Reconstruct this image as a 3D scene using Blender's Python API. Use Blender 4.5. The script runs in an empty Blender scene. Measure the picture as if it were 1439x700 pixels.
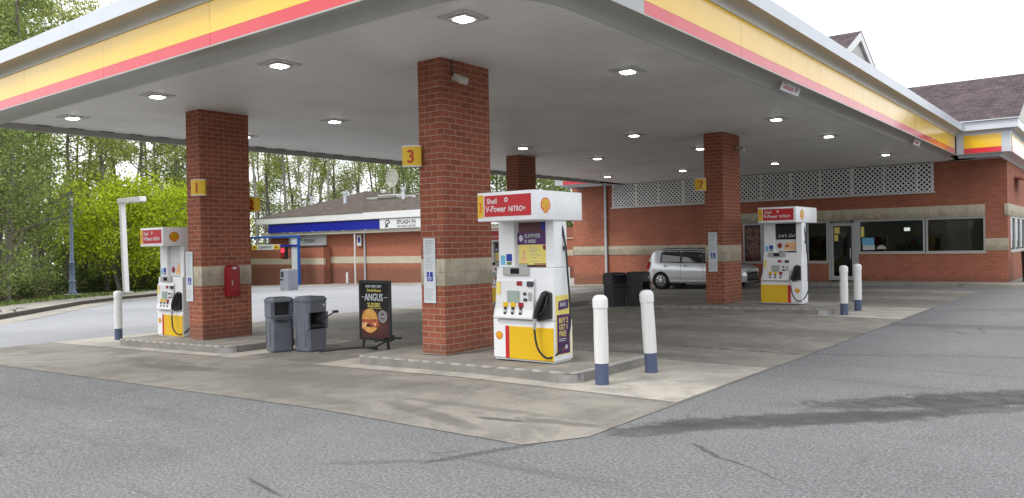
import bpy, bmesh, math, random
import numpy as np
from mathutils import Vector, Matrix
R = math.radians
C = bpy.context.scene.collection
random.seed(7); rng = np.random.default_rng(7)
SL = 0.025
def gz(x):                      # height of the ground: level under the pumps, falling gently to the west drive
    return 0.0 if x > -7 else SL*(x+7)

# ------------------------------------------------------------------ materials
def mat(name, col, rough=0.6, metal=0.0, var=0.0, scale=6.0, bump=0.0, bscale=40.0, spec=0.5, emis=None, trans=0.0, coat=0.0, alpha=1.0):
    m = bpy.data.materials.new(name); m.use_nodes = True
    nt = m.node_tree; b = nt.nodes['Principled BSDF']
    b.inputs['Base Color'].default_value = (*col, 1); b.inputs['Roughness'].default_value = rough
    b.inputs['Metallic'].default_value = metal; b.inputs['Specular IOR Level'].default_value = spec
    b.inputs['Transmission Weight'].default_value = trans; b.inputs['Coat Weight'].default_value = coat
    b.inputs['Alpha'].default_value = alpha
    if emis:
        b.inputs['Emission Color'].default_value = (*emis[0], 1); b.inputs['Emission Strength'].default_value = emis[1]
    if var or bump:
        tc = nt.nodes.new('ShaderNodeTexCoord')
    if var:
        n = nt.nodes.new('ShaderNodeTexNoise'); n.inputs['Scale'].default_value = scale; n.inputs['Detail'].default_value = 6
        n.inputs['Roughness'].default_value = .65
        nt.links.new(tc.outputs['Object'], n.inputs['Vector'])
        r = nt.nodes.new('ShaderNodeValToRGB')
        r.color_ramp.elements[0].position = .3; r.color_ramp.elements[1].position = .7
        r.color_ramp.elements[0].color = (*[c*(1-var) for c in col], 1)
        r.color_ramp.elements[1].color = (*[min(1, c*(1+var)) for c in col], 1)
        nt.links.new(n.outputs['Fac'], r.inputs['Fac']); nt.links.new(r.outputs['Color'], b.inputs['Base Color'])
    if bump:
        n2 = nt.nodes.new('ShaderNodeTexNoise'); n2.inputs['Scale'].default_value = bscale; n2.inputs['Detail'].default_value = 4
        nt.links.new(tc.outputs['Object'], n2.inputs['Vector'])
        bp = nt.nodes.new('ShaderNodeBump'); bp.inputs['Strength'].default_value = bump; bp.inputs['Distance'].default_value = .02
        nt.links.new(n2.outputs['Fac'], bp.inputs['Height']); nt.links.new(bp.outputs['Normal'], b.inputs['Normal'])
    return m

class NT:
    """small helper for building node graphs"""
    def __init__(s, m):
        s.m = m; s.nt = m.node_tree; s.b = s.nt.nodes['Principled BSDF']
    def n(s, t, **kw):
        x = s.nt.nodes.new(t)
        for k, v in kw.items(): setattr(x, k, v)
        return x
    def l(s, a, b): s.nt.links.new(a, b)
    def math(s, op, a, b=None, c=None, clamp=False):
        x = s.n('ShaderNodeMath', operation=op, use_clamp=clamp)
        for i, v in enumerate((a, b, c)):
            if v is None: continue
            if isinstance(v, (int, float)): x.inputs[i].default_value = v
            else: s.l(v, x.inputs[i])
        return x.outputs[0]
    def noise(s, vec, scale, detail=5, rough=.6, dist=0):
        x = s.n('ShaderNodeTexNoise'); x.inputs['Scale'].default_value = scale; x.inputs['Detail'].default_value = detail
        x.inputs['Roughness'].default_value = rough; x.inputs['Distortion'].default_value = dist
        s.l(vec, x.inputs['Vector']); return x.outputs['Fac']
    def mix(s, fac, a, b, mode='MIX'):
        x = s.n('ShaderNodeMix', data_type='RGBA', blend_type=mode)
        if isinstance(fac, (int, float)): x.inputs[0].default_value = fac
        else: s.l(fac, x.inputs[0])
        for i, v in ((6, a), (7, b)):
            if isinstance(v, tuple): x.inputs[i].default_value = (*v, 1)
            else: s.l(v, x.inputs[i])
        return x.outputs[2]
    def ramp(s, fac, p0, p1, c0=0.0, c1=1.0):
        x = s.n('ShaderNodeMapRange'); x.inputs['From Min'].default_value = p0; x.inputs['From Max'].default_value = p1
        x.inputs['To Min'].default_value = c0; x.inputs['To Max'].default_value = c1; x.interpolation_type = 'SMOOTHSTEP'
        s.l(fac, x.inputs['Value']); return x.outputs[0]
    def ellipse(s, X, Y, nz, cx, cy, rx, ry, ang, rag=.35, soft=.25):
        ca, sa = math.cos(R(ang)), math.sin(R(ang))
        dx = s.math('SUBTRACT', X, cx); dy = s.math('SUBTRACT', Y, cy)
        u = s.math('DIVIDE', s.math('ADD', s.math('MULTIPLY', dx, ca), s.math('MULTIPLY', dy, sa)), rx)
        v = s.math('DIVIDE', s.math('SUBTRACT', s.math('MULTIPLY', dy, ca), s.math('MULTIPLY', dx, sa)), ry)
        d = s.math('SQRT', s.math('ADD', s.math('MULTIPLY', u, u), s.math('MULTIPLY', v, v)))
        d = s.math('ADD', d, s.math('MULTIPLY', s.math('SUBTRACT', nz, .5), rag*4))
        return s.ramp(d, 1+soft, 1-soft)

def xyz(t):
    tc = t.n('ShaderNodeTexCoord'); sp = t.n('ShaderNodeSeparateXYZ'); t.l(tc.outputs['Object'], sp.inputs[0])
    return tc.outputs['Object'], sp.outputs[0], sp.outputs[1]

def brick_mat(name, c1, c2, mortar, bw=.25, bh=.089, ms=.009, stain=.25):
    m = mat(name, c1, .85, spec=.25); t = NT(m)
    uv = t.n('ShaderNodeUVMap'); br = t.n('ShaderNodeTexBrick')
    br.inputs['Scale'].default_value = 1; br.inputs['Brick Width'].default_value = bw; br.inputs['Row Height'].default_value = bh
    br.inputs['Mortar Size'].default_value = ms; br.inputs['Mortar Smooth'].default_value = .3; br.inputs['Bias'].default_value = -.1
    br.inputs['Color1'].default_value = (*c1, 1); br.inputs['Color2'].default_value = (*c2, 1); br.inputs['Mortar'].default_value = (*mortar, 1)
    t.l(uv.outputs[0], br.inputs['Vector'])
    big = t.noise(uv.outputs[0], .9, 5, .6); fine = t.noise(uv.outputs[0], 35, 4, .7)
    col = t.mix(t.ramp(big, .42, .75, 0, stain), br.outputs['Color'], (c2[0]*.55, c2[1]*.55, c2[2]*.6))
    col = t.mix(t.ramp(fine, .3, .75, 0, .35), col, (c1[0]*1.25, c1[1]*1.3, c1[2]*1.35))
    # splashed dirt near the foot, pale bloom in blotches
    sp = t.n('ShaderNodeSeparateXYZ'); t.l(uv.outputs[0], sp.inputs[0])
    foot = t.math('ADD', sp.outputs[1], t.math('MULTIPLY', t.math('SUBTRACT', t.noise(uv.outputs[0], 3.5, 6, .7), .5), .9))
    col = t.mix(t.ramp(foot, .42, .05, 0, .45), col, (.085, .065, .052))
    col = t.mix(t.ramp(t.noise(uv.outputs[0], 2.2, 7, .75), .56, .78, 0, .22), col, (.42, .33, .28))
    t.l(col, t.b.inputs['Base Color'])
    bp = t.n('ShaderNodeBump'); bp.inputs['Strength'].default_value = .6; bp.inputs['Distance'].default_value = .014
    h = t.math('ADD', t.math('MULTIPLY', br.outputs['Fac'], -1), t.math('MULTIPLY', fine, .5))
    t.l(h, bp.inputs['Height']); t.l(bp.outputs['Normal'], t.b.inputs['Normal'])
    return m

M = {}
M['brick'] = brick_mat('column_brick', (.30, .090, .050), (.19, .058, .034), (.38, .27, .20), ms=.0075)
M['brick_store'] = brick_mat('store_brick', (.37, .118, .068), (.26, .084, .050), (.36, .24, .175), bw=.25, bh=.08, ms=.007)
M['brick_wash'] = brick_mat('wash_brick', (.36, .125, .075), (.29, .095, .058), (.32, .18, .135), bw=.3, bh=.1, ms=.008, stain=.15)
M['stone'] = brick_mat('split_stone', (.50, .44, .335), (.43, .38, .29), (.36, .32, .25), bw=.40, bh=.205, ms=.006, stain=.12)
M['stone_soldier'] = brick_mat('stone_soldier', (.54, .48, .36), (.45, .40, .30), (.32, .29, .23), bw=.105, bh=1.0, ms=.006, stain=.2)
M['white'] = mat('white_paint', (.66, .66, .66), .35, var=.05, scale=2)
M['white_plastic'] = mat('white_plastic', (.66, .66, .67), .38, var=.03, scale=3)
M['white_metal'] = mat('white_metal', (.50, .53, .57), .3, var=.06, scale=1.2)
M['pump_white'] = mat('pump_enamel', (.74, .75, .76), .35, var=.05, scale=4)
M['cream'] = mat('cream_metal', (.46, .43, .37), .45, var=.08, scale=1)
M['soffit'] = None
M['grey_trim'] = mat('grey_trim', (.36, .36, .34), .42, var=.06, scale=1.5)
M['cove'] = mat('cove_metal', (.36, .36, .33), .38, var=.08, scale=1.0)
M['alu'] = mat('aluminium_frame', (.42, .43, .43), .4, .3, var=.05)
M['yellow'] = mat('yellow_acrylic', (.78, .47, .012), .14, var=.03, scale=.4, spec=.6, coat=.1)
M['red'] = mat('red_acrylic', (.60, .015, .03), .14, var=.03, scale=.4, spec=.6, coat=.1)
def fascia_mat(name, c, fade):
    m = mat(name, c, .14, spec=.6, coat=.1); t = NT(m); v, X, Y = xyz(t)
    mp = t.n('ShaderNodeMapping'); mp.inputs['Scale'].default_value = (5, 5, .5); t.l(v, mp.inputs['Vector'])
    a = t.noise(mp.outputs[0], 1.0, 6, .7); b = t.noise(v, .35, 4, .6)
    col = t.mix(t.ramp(b, .4, .7, 0, .35), c, fade); col = t.mix(t.ramp(a, .52, .75, 0, .30), col, tuple(k*.5+.05 for k in c)); t.l(col, t.b.inputs['Base Color'])
    t.l(t.ramp(a, .3, .7, .10, .24), t.b.inputs['Roughness'])
    bp = t.n('ShaderNodeBump'); bp.inputs['Strength'].default_value = .12; bp.inputs['Distance'].default_value = .05; t.l(b, bp.inputs['Height']); t.l(bp.outputs['Normal'], t.b.inputs['Normal'])
    return m
M['yellow'] = fascia_mat('yellow_acrylic_aged', (.78, .47, .012), (.80, .58, .10)); M['red'] = fascia_mat('red_acrylic_aged', (.60, .015, .03), (.62, .06, .07))
M['yellow_p'] = mat('yellow_panel', (.66, .41, .004), .45, var=.02)
M['red_p'] = mat('red_panel', (.46, .008, .014), .5)
M['orange'] = mat('orange_red', (.62, .05, .006), .4)
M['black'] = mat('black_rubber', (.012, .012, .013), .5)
M['blackgloss'] = mat('black_gloss', (.015, .015, .017), .15)
M['dark'] = mat('dark_grey', (.04, .042, .046), .6, var=.2)
M['blue'] = mat('sign_blue', (.012, .03, .30), .35)
M['washblue'] = mat('wash_blue', (.008, .012, .28), .30, var=.1, scale=.6)
M['postblue'] = mat('post_blue', (.015, .09, .36), .4)
M['bollblue'] = mat('bollard_blue', (.065, .085, .150), .6, var=.12, scale=8)
M['lampblue'] = mat('lamp_post_paint', (.13, .17, .25), .5, var=.1)
M['bin'] = mat('bin_plastic', (.115, .125, .15), .55, var=.14, scale=5, bump=.1)
M['bindark'] = mat('dark_bin_plastic', (.030, .032, .038), .55, var=.14, scale=5, bump=.1)
M['purple'] = mat('purple_print', (.07, .012, .11), .3)
M['maroon'] = mat('maroon_print', (.10, .02, .03), .3)
M['paleyellow'] = mat('pale_yellow_print', (.72, .60, .15), .4, var=.08, scale=20)
M['cyan'] = mat('sticker_cyan', (.15, .42, .65), .4)
M['lcd'] = mat('lcd_panel', (.30, .36, .32), .2)
M['redbox'] = mat('red_cabinet', (.26, .006, .010), .45, var=.1, scale=6)
M['text_grey'] = mat('print_grey', (.30, .31, .34), .6)
M['steel'] = mat('steel', (.45, .45, .45), .35, .8, var=.15, scale=12)
M['edge'] = mat('worn_edge_dark', (.10, .10, .095), .7)
M['shingle'] = None
M['silver'] = mat('silver_paint', (.62, .63, .65), .25, .35, coat=.8)
M['carglass'] = mat('car_glass', (.012, .013, .014), .04, spec=.8)
M['tyre'] = mat('tyre', (.02, .02, .02), .8)
M['rim'] = mat('wheel_cover', (.50, .51, .52), .3, .5)
M['tail'] = mat('tail_lamp', (.45, .01, .015), .2)
M['lens'] = mat('headlamp_lens', (.7, .72, .75), .1)
M['bark'] = mat('bark', (.15, .13, .11), .9, var=.35, scale=5, bump=.6, bscale=18)
M['bark_pale'] = mat('pale_bark', (.30, .28, .25), .9, var=.3, scale=5, bump=.5, bscale=18)
M['lattice'] = mat('lattice_paint', (.80, .80, .79), .6, var=.1)
M['cap'] = mat('corner_cap_metal', (.36, .385, .385), .35, var=.06)
M['kerbface'] = mat('kerb_face', (.20, .19, .17), .85, var=.25, scale=3)
def bollard_mat():
    m = mat('bollard_white', (.66, .66, .65), .45); t = NT(m); v, X, Y = xyz(t)
    mp = t.n('ShaderNodeMapping'); mp.inputs['Scale'].default_value = (14, 14, 1.5); t.l(v, mp.inputs['Vector'])
    a = t.noise(mp.outputs[0], 1.0, 6, .7); b = t.noise(v, 18, 6, .8)
    col = t.mix(t.ramp(a, .5, .75, 0, .35), (.67, .67, .66), (.42, .40, .35)); col = t.mix(t.ramp(b, .62, .72, 0, .6), col, (.18, .17, .16))
    t.l(col, t.b.inputs['Base Color']); return m
M['bollwhite'] = bollard_mat()
M['lampwhite'] = mat('lamp_white', (.80, .80, .80), .4)
M['fixture'] = mat('fixture_grey', (.56, .56, .55), .4)
M['fixhole'] = mat('fixture_hole', (.10, .10, .10), .6)
M['glasswhite'] = mat('lantern_glass', (.75, .76, .74), .3)
M['bun'] = mat('bun_print', (.62, .32, .08), .4, var=.35, scale=9)
M['bacon'] = mat('filling_print', (.38, .09, .04), .4, var=.7, scale=24)
M['cheese'] = mat('cheese_print', (.70, .42, .20), .4, var=.35, scale=18)
M['brownprint'] = mat('brown_print', (.07, .02, .018), .4, var=.5, scale=6)
M['light'] = mat('lit_lens', (1, 1, 1), .4, emis=((1, .98, .95), 6.0))
M['redlight'] = mat('red_signal', (.6, .01, .01), .3, emis=((1, .02, .04), 2.0))

def paper(): 
    m = mat('printed_paper', (.56, .59, .61), .6); return m
M['paper'] = paper()

def glass():
    m = bpy.data.materials.new('store_glass'); m.use_nodes = True; nt = m.node_tree; nt.nodes.clear()
    o = nt.nodes.new('ShaderNodeOutputMaterial'); mx = nt.nodes.new('ShaderNodeMixShader')
    t = nt.nodes.new('ShaderNodeBsdfTransparent'); t.inputs[0].default_value = (.48, .51, .50, 1)
    g = nt.nodes.new('ShaderNodeBsdfGlossy'); g.inputs['Roughness'].default_value = .02
    f = nt.nodes.new('ShaderNodeFresnel'); f.inputs[0].default_value = 1.5
    nt.links.new(f.outputs[0], mx.inputs[0]); nt.links.new(t.outputs[0], mx.inputs[1]); nt.links.new(g.outputs[0], mx.inputs[2])
    nt.links.new(mx.outputs[0], o.inputs[0]); return m
M['glass'] = glass()

def soffit_mat():
    m = mat('canopy_soffit', (.66, .66, .64), .5, spec=.3); t = NT(m); v, X, Y = xyz(t)
    w = t.math('ABSOLUTE', t.math('SUBTRACT', t.math('FRACT', t.math('DIVIDE', Y, .305)), .5))
    seam = t.ramp(w, .465, .5)
    nz = t.noise(v, .5, 4); fine = t.noise(v, 3.0, 4)
    col = t.mix(t.ramp(nz, .40, .68), (.76, .76, .75), (.67, .67, .66))
    col = t.mix(t.ramp(t.noise(v, 1.1, 8, .75, 1.2), .60, .78, 0, .35), col, (.36, .34, .30))
    col = t.mix(t.math('MULTIPLY', seam, .28), col, (.26, .26, .25))
    t.l(col, t.b.inputs['Base Color'])
    bp = t.n('ShaderNodeBump'); bp.inputs['Strength'].default_value = .4; bp.inputs['Distance'].default_value = .01
    t.l(t.math('ADD', t.math('MULTIPLY', seam, -1), t.math('MULTIPLY', fine, .25)), bp.inputs['Height']); t.l(bp.outputs['Normal'], t.b.inputs['Normal'])
    return m
M['soffit'] = soffit_mat()

def shingle_mat(name, c1, c2):
    m = mat(name, c1, .95, spec=.15); t = NT(m)
    uv = t.n('ShaderNodeUVMap'); br = t.n('ShaderNodeTexBrick')
    br.inputs['Scale'].default_value = 1; br.inputs['Brick Width'].default_value = .32; br.inputs['Row Height'].default_value = .15
    br.inputs['Mortar Size'].default_value = .012; br.inputs['Mortar Smooth'].default_value = .6
    br.inputs['Color1'].default_value = (*c1, 1); br.inputs['Color2'].default_value = (*c2, 1); br.inputs['Mortar'].default_value = (*[c*.45 for c in c2], 1)
    t.l(uv.outputs[0], br.inputs['Vector'])
    n1 = t.noise(uv.outputs[0], 1.8, 5, .7, 1.0); n2 = t.noise(uv.outputs[0], 25, 3)
    col = t.mix(t.ramp(n1, .4, .65, 0, .55), br.outputs['Color'], (c1[0]*1.7, c1[1]*1.5, c1[2]*1.5))
    col = t.mix(t.ramp(n2, .4, .7, 0, .4), col, tuple(c*.5 for c in c2))
    t.l(col, t.b.inputs['Base Color'])
    bp = t.n('ShaderNodeBump'); bp.inputs['Strength'].default_value = .8; bp.inputs['Distance'].default_value = .03
    t.l(t.math('MULTIPLY', br.outputs['Fac'], -1), bp.inputs['Height']); t.l(bp.outputs['Normal'], t.b.inputs['Normal'])
    return m
M['shingle'] = shingle_mat('store_shingle', (.100, .080, .084), (.058, .048, .052))
M['shingle2'] = shingle_mat('wash_shingle', (.115, .098, .085), (.078, .066, .058))

def asphalt_mat():
    m = mat('asphalt', (.2, .2, .2), .9, spec=.3); t = NT(m); v, X, Y = xyz(t)
    big = t.noise(v, .18, 6, .65); mid = t.noise(v, 1.3, 6, .7); fine = t.noise(v, 60, 3, .8); peb = t.noise(v, 150, 2, .9)
    col = t.mix(t.ramp(big, .3, .7), (.140, .141, .143), (.190, .191, .193))
    col = t.mix(t.ramp(mid, .45, .75, 0, .5), col, (.125, .125, .125))
    g1 = t.noise(v, 38, 8, .85); g2 = t.noise(v, 9, 6, .75)
    col = t.mix(t.ramp(g1, .49, .64, 0, .8), col, (.37, .37, .365))
    col = t.mix(t.ramp(g1, .51, .37, 0, .85), col, (.035, .035, .037))
    col = t.mix(t.ramp(peb, .60, .74, 0, .5), col, (.42, .42, .41))
    col = t.mix(t.ramp(g2, .45, .68, 0, .35), col, (.10, .10, .102))
    nz = t.noise(v, 2.6, 8, .72, .8)
    lo = t.noise(v, .6, 3)
    def st(fac, k, c): return t.mix(t.math('MULTIPLY', t.math('MULTIPLY', fac, k), t.ramp(nz, .25, .62, .45, 1.0)), col, c)
    # oil and water stains on the east side, the seam beside the slab
    for a in ((-2.55, 7.65, 1.6, .26, 44, .9), (-1.15, 9.75, 2.0, .40, 43, .95), (-1.5, 8.75, 1.3, .2, 45, .6), (-3.45, 6.55, .55, .20, 55, .7), (-4.28, 5.0, .62, .055, 68, .6), (-4.75, 4.35, .55, .05, 40, .4), (-5.0, 3.40, .36, .022, -12, .75),
              (-3.2, 12.4, .9, .10, 20, .35), (-2.2, 17.4, 2.2, .38, 8, .4), (-1.2, 13.2, 1.8, .10, 14, .3), (-10, 4.3, 3.0, .25, 2, .12), (-1.2, 22, 2.5, .5, 20, .3)):
        e = t.ellipse(X, Y, nz, *a[:5], rag=.62, soft=.22); col = st(e, a[5], (.045, .045, .047))
    sp2 = t.n('ShaderNodeTexVoronoi'); sp2.inputs['Scale'].default_value = .55; sp2.inputs['Randomness'].default_value = 1; t.l(v, sp2.inputs['Vector'])
    col = t.mix(t.math('MULTIPLY', t.ramp(t.math('ADD', sp2.outputs['Distance'], t.math('MULTIPLY', t.math('SUBTRACT', nz, .5), .35)), .14, .05), .35), col, (.05, .05, .052))
    mp = t.n('ShaderNodeMapping'); mp.inputs['Rotation'].default_value = (0, 0, R(-38)); mp.inputs['Scale'].default_value = (.22, 2.4, 1); t.l(v, mp.inputs['Vector'])
    tr = t.noise(mp.outputs[0], 1.0, 6, .65, .3); col = t.mix(t.ramp(tr, .56, .70, 0, .45), col, (.085, .085, .088)); col = t.mix(t.ramp(tr, .42, .28, 0, .22), col, (.24, .242, .245))
    # cracks
    cr = t.n('ShaderNodeTexVoronoi', feature='DISTANCE_TO_EDGE'); cr.inputs['Scale'].default_value = .21
    wv = t.n('ShaderNodeVectorMath', operation='ADD'); nn = t.n('ShaderNodeTexNoise'); nn.inputs['Scale'].default_value = .5; nn.inputs['Detail'].default_value = 8
    t.l(v, nn.inputs['Vector']); t.l(v, wv.inputs[0]); t.l(nn.outputs['Color'], wv.inputs[1]); t.l(wv.outputs[0], cr.inputs['Vector'])
    crm = t.math('MULTIPLY', t.ramp(cr.outputs['Distance'], .0045, .0015), t.ramp(lo, .50, .60))
    col = t.mix(t.math('MULTIPLY', crm, .7), col, (.05, .05, .05))
    t.l(col, t.b.inputs['Base Color'])
    bp = t.n('ShaderNodeBump'); bp.inputs['Strength'].default_value = .6; bp.inputs['Distance'].default_value = .008
    t.l(t.math('ADD', fine, peb), bp.inputs['Height']); t.l(bp.outputs['Normal'], t.b.inputs['Normal'])
    return m
M['asphalt'] = asphalt_mat()
def drive_mat():
    m = mat('drive_asphalt', (.2, .2, .2), .9, spec=.3); t = NT(m); v, X, Y = xyz(t)
    big = t.noise(v, .12, 6, .65); fine = t.noise(v, 30, 4, .8); mid = t.noise(v, .9, 6, .6, 1)
    col = t.mix(t.ramp(big, .3, .7), (.25, .254, .266), (.31, .314, .326))
    col = t.mix(t.ramp(mid, .5, .75, 0, .35), col, (.17, .17, .175))
    col = t.mix(t.ramp(fine, .55, .8, 0, .3), col, (.4, .4, .4))
    t.l(col, t.b.inputs['Base Color']); return m
M['drive'] = drive_mat()

def concrete_mat(name='slab_concrete', pale=1.0, stains=True):
    m = mat(name, (.3, .28, .25), .85, spec=.3); t = NT(m); v, X, Y = xyz(t)
    big = t.noise(v, .25, 6, .65, .3); mid = t.noise(v, 1.4, 7, .7, .4); fine = t.noise(v, 22, 5, .75); sp = t.noise(v, 90, 3, .8)
    a = tuple(c*pale for c in (.275, .255, .218)); b = tuple(c*pale for c in (.185, .172, .150))
    col = t.mix(t.ramp(big, .35, .68), a, b)
    col = t.mix(t.ramp(mid, .42, .66, 0, .8), col, tuple(c*pale for c in (.14, .132, .118)))
    col = t.mix(t.ramp(fine, .5, .75, 0, .35), col, tuple(c*pale for c in (.40, .37, .31)))
    col = t.mix(t.ramp(sp, .6, .8, 0, .3), col, (.10, .095, .085))
    if stains:
        nz = t.noise(v, 2.8, 8, .72, .9)
        for s in ((-12.1, 6.6, 1.1, .24, 3, .6), (-13.2, 6.95, 1.0, .2, 0, .4), (-4.95, 6.06, .28, .05, 10, .85), (-5.7, 5.85, .9, .12, -14, .5), (-5.5, 6.4, 1.0, .08, 3, .4), (-4.35, 6.27, .45, .08, 10, .6), (-8.3, 6.9, 2.8, .35, 2, .3),
                  (-11, 8.4, 1.6, .5, 0, .35), (-8, 12.5, 4.0, .8, 0, .45), (-6.5, 14.8, 3.6, .6, 3, .4), (-12, 13.5, 4.0, 1.2, 0, .4), (-6, 10.9, 1.2, .2, 4, .4), (-14, 16.3, 4, .8, 0, .35),
                  (-8.5, 23.4, 6, 1.3, 0, .45), (-9, 26.5, 6, 1.2, 0, .45), (-7.6, 5.75, 1.0, .18, 0, .3)):
            col = t.mix(t.math('MULTIPLY', t.ellipse(X, Y, nz, *s[:5], rag=.60, soft=.30), s[5]), col, (.085, .078, .068))
        # sealed joints between the poured bays
        for ax, at in (('y', 7.72), ('y', 10.55), ('y', 14.3), ('y', 18.2), ('y', 21.4), ('y', 25.6), ('x', -12.0), ('x', -16.0)):
            c = Y if ax == 'y' else X
            d = t.math('ABSOLUTE', t.math('SUBTRACT', t.math('ADD', c, t.math('MULTIPLY', mid, .03)), at))
            col = t.mix(t.ramp(d, .016, .006, 0, .55), col, (.07, .06, .05))
        # a rusty open crack
        d = t.math('ABSOLUTE', t.math('SUBTRACT', t.math('ADD', Y, t.math('MULTIPLY', nz, .5)), 12.25))
        lim = t.math('MULTIPLY', t.ramp(X, -6.6, -5.6), t.ramp(X, -3.6, -4.0))
        col = t.mix(t.math('MULTIPLY', t.ramp(d, .035, .012), lim), col, (.055, .035, .022))
    t.l(col, t.b.inputs['Base Color'])
    bp = t.n('ShaderNodeBump'); bp.inputs['Strength'].default_value = .35; bp.inputs['Distance'].default_value = .006
    t.l(t.math('ADD', fine, t.math('MULTIPLY', sp, .5)), bp.inputs['Height']); t.l(bp.outputs['Normal'], t.b.inputs['Normal'])
    return m
M['slab'] = concrete_mat()
M['newslab'] = concrete_mat('pale_patch_concrete', 1.65, False)
M['walk'] = concrete_mat('walk_concrete', 1.35, False)
M['island'] = concrete_mat('island_concrete', 1.15, False)
M['kerbdark'] = mat('stained_kerb', (.06, .05, .042), .9, var=.3, scale=2)
def grass_mat():
    m = mat('grass_ground', (.06, .09, .03), .95, spec=.1); t = NT(m); v, X, Y = xyz(t)
    a = t.noise(v, .35, 6, .7); b = t.noise(v, 9, 5, .8)
    col = t.mix(t.ramp(a, .35, .65), (.075, .12, .028), (.075, .065, .035))
    col = t.mix(t.ramp(b, .4, .7, 0, .6), col, (.035, .05, .015)); t.l(col, t.b.inputs['Base Color']); return m
M['grass'] = grass_mat()

def leaf_mat(name, col, k=.5):
    m = bpy.data.materials.new(name); m.use_nodes = True; nt = m.node_tree; nt.nodes.clear()
    o = nt.nodes.new('ShaderNodeOutputMaterial'); mx = nt.nodes.new('ShaderNodeMixShader'); mx.inputs[0].default_value = .5
    d = nt.nodes.new('ShaderNodeBsdfDiffuse'); tr = nt.nodes.new('ShaderNodeBsdfTranslucent')
    g = nt.nodes.new('ShaderNodeNewGeometry'); r = nt.nodes.new('ShaderNodeValToRGB')
    r.color_ramp.elements[0].color = (*[c*(1-k) for c in col], 1); r.color_ramp.elements[1].color = (*[c*(1+k) for c in col], 1)
    nt.links.new(g.outputs['Random Per Island'], r.inputs[0])
    nt.links.new(r.outputs[0], d.inputs[0]); nt.links.new(r.outputs[0], tr.inputs[0])
    nt.links.new(d.outputs[0], mx.inputs[1]); nt.links.new(tr.outputs[0], mx.inputs[2]); nt.links.new(mx.outputs[0], o.inputs[0]); return m
M['leaf_spring'] = leaf_mat('leaf_spring', (.38, .42, .13))
M['leaf_green'] = leaf_mat('leaf_green', (.23, .29, .095))
M['leaf_dark'] = leaf_mat('leaf_dark', (.085, .115, .045))
M['leaf_lime'] = leaf_mat('leaf_lime', (.52, .62, .05), .42)
M['leaf_litter'] = leaf_mat('brush', (.15, .14, .075))

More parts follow.
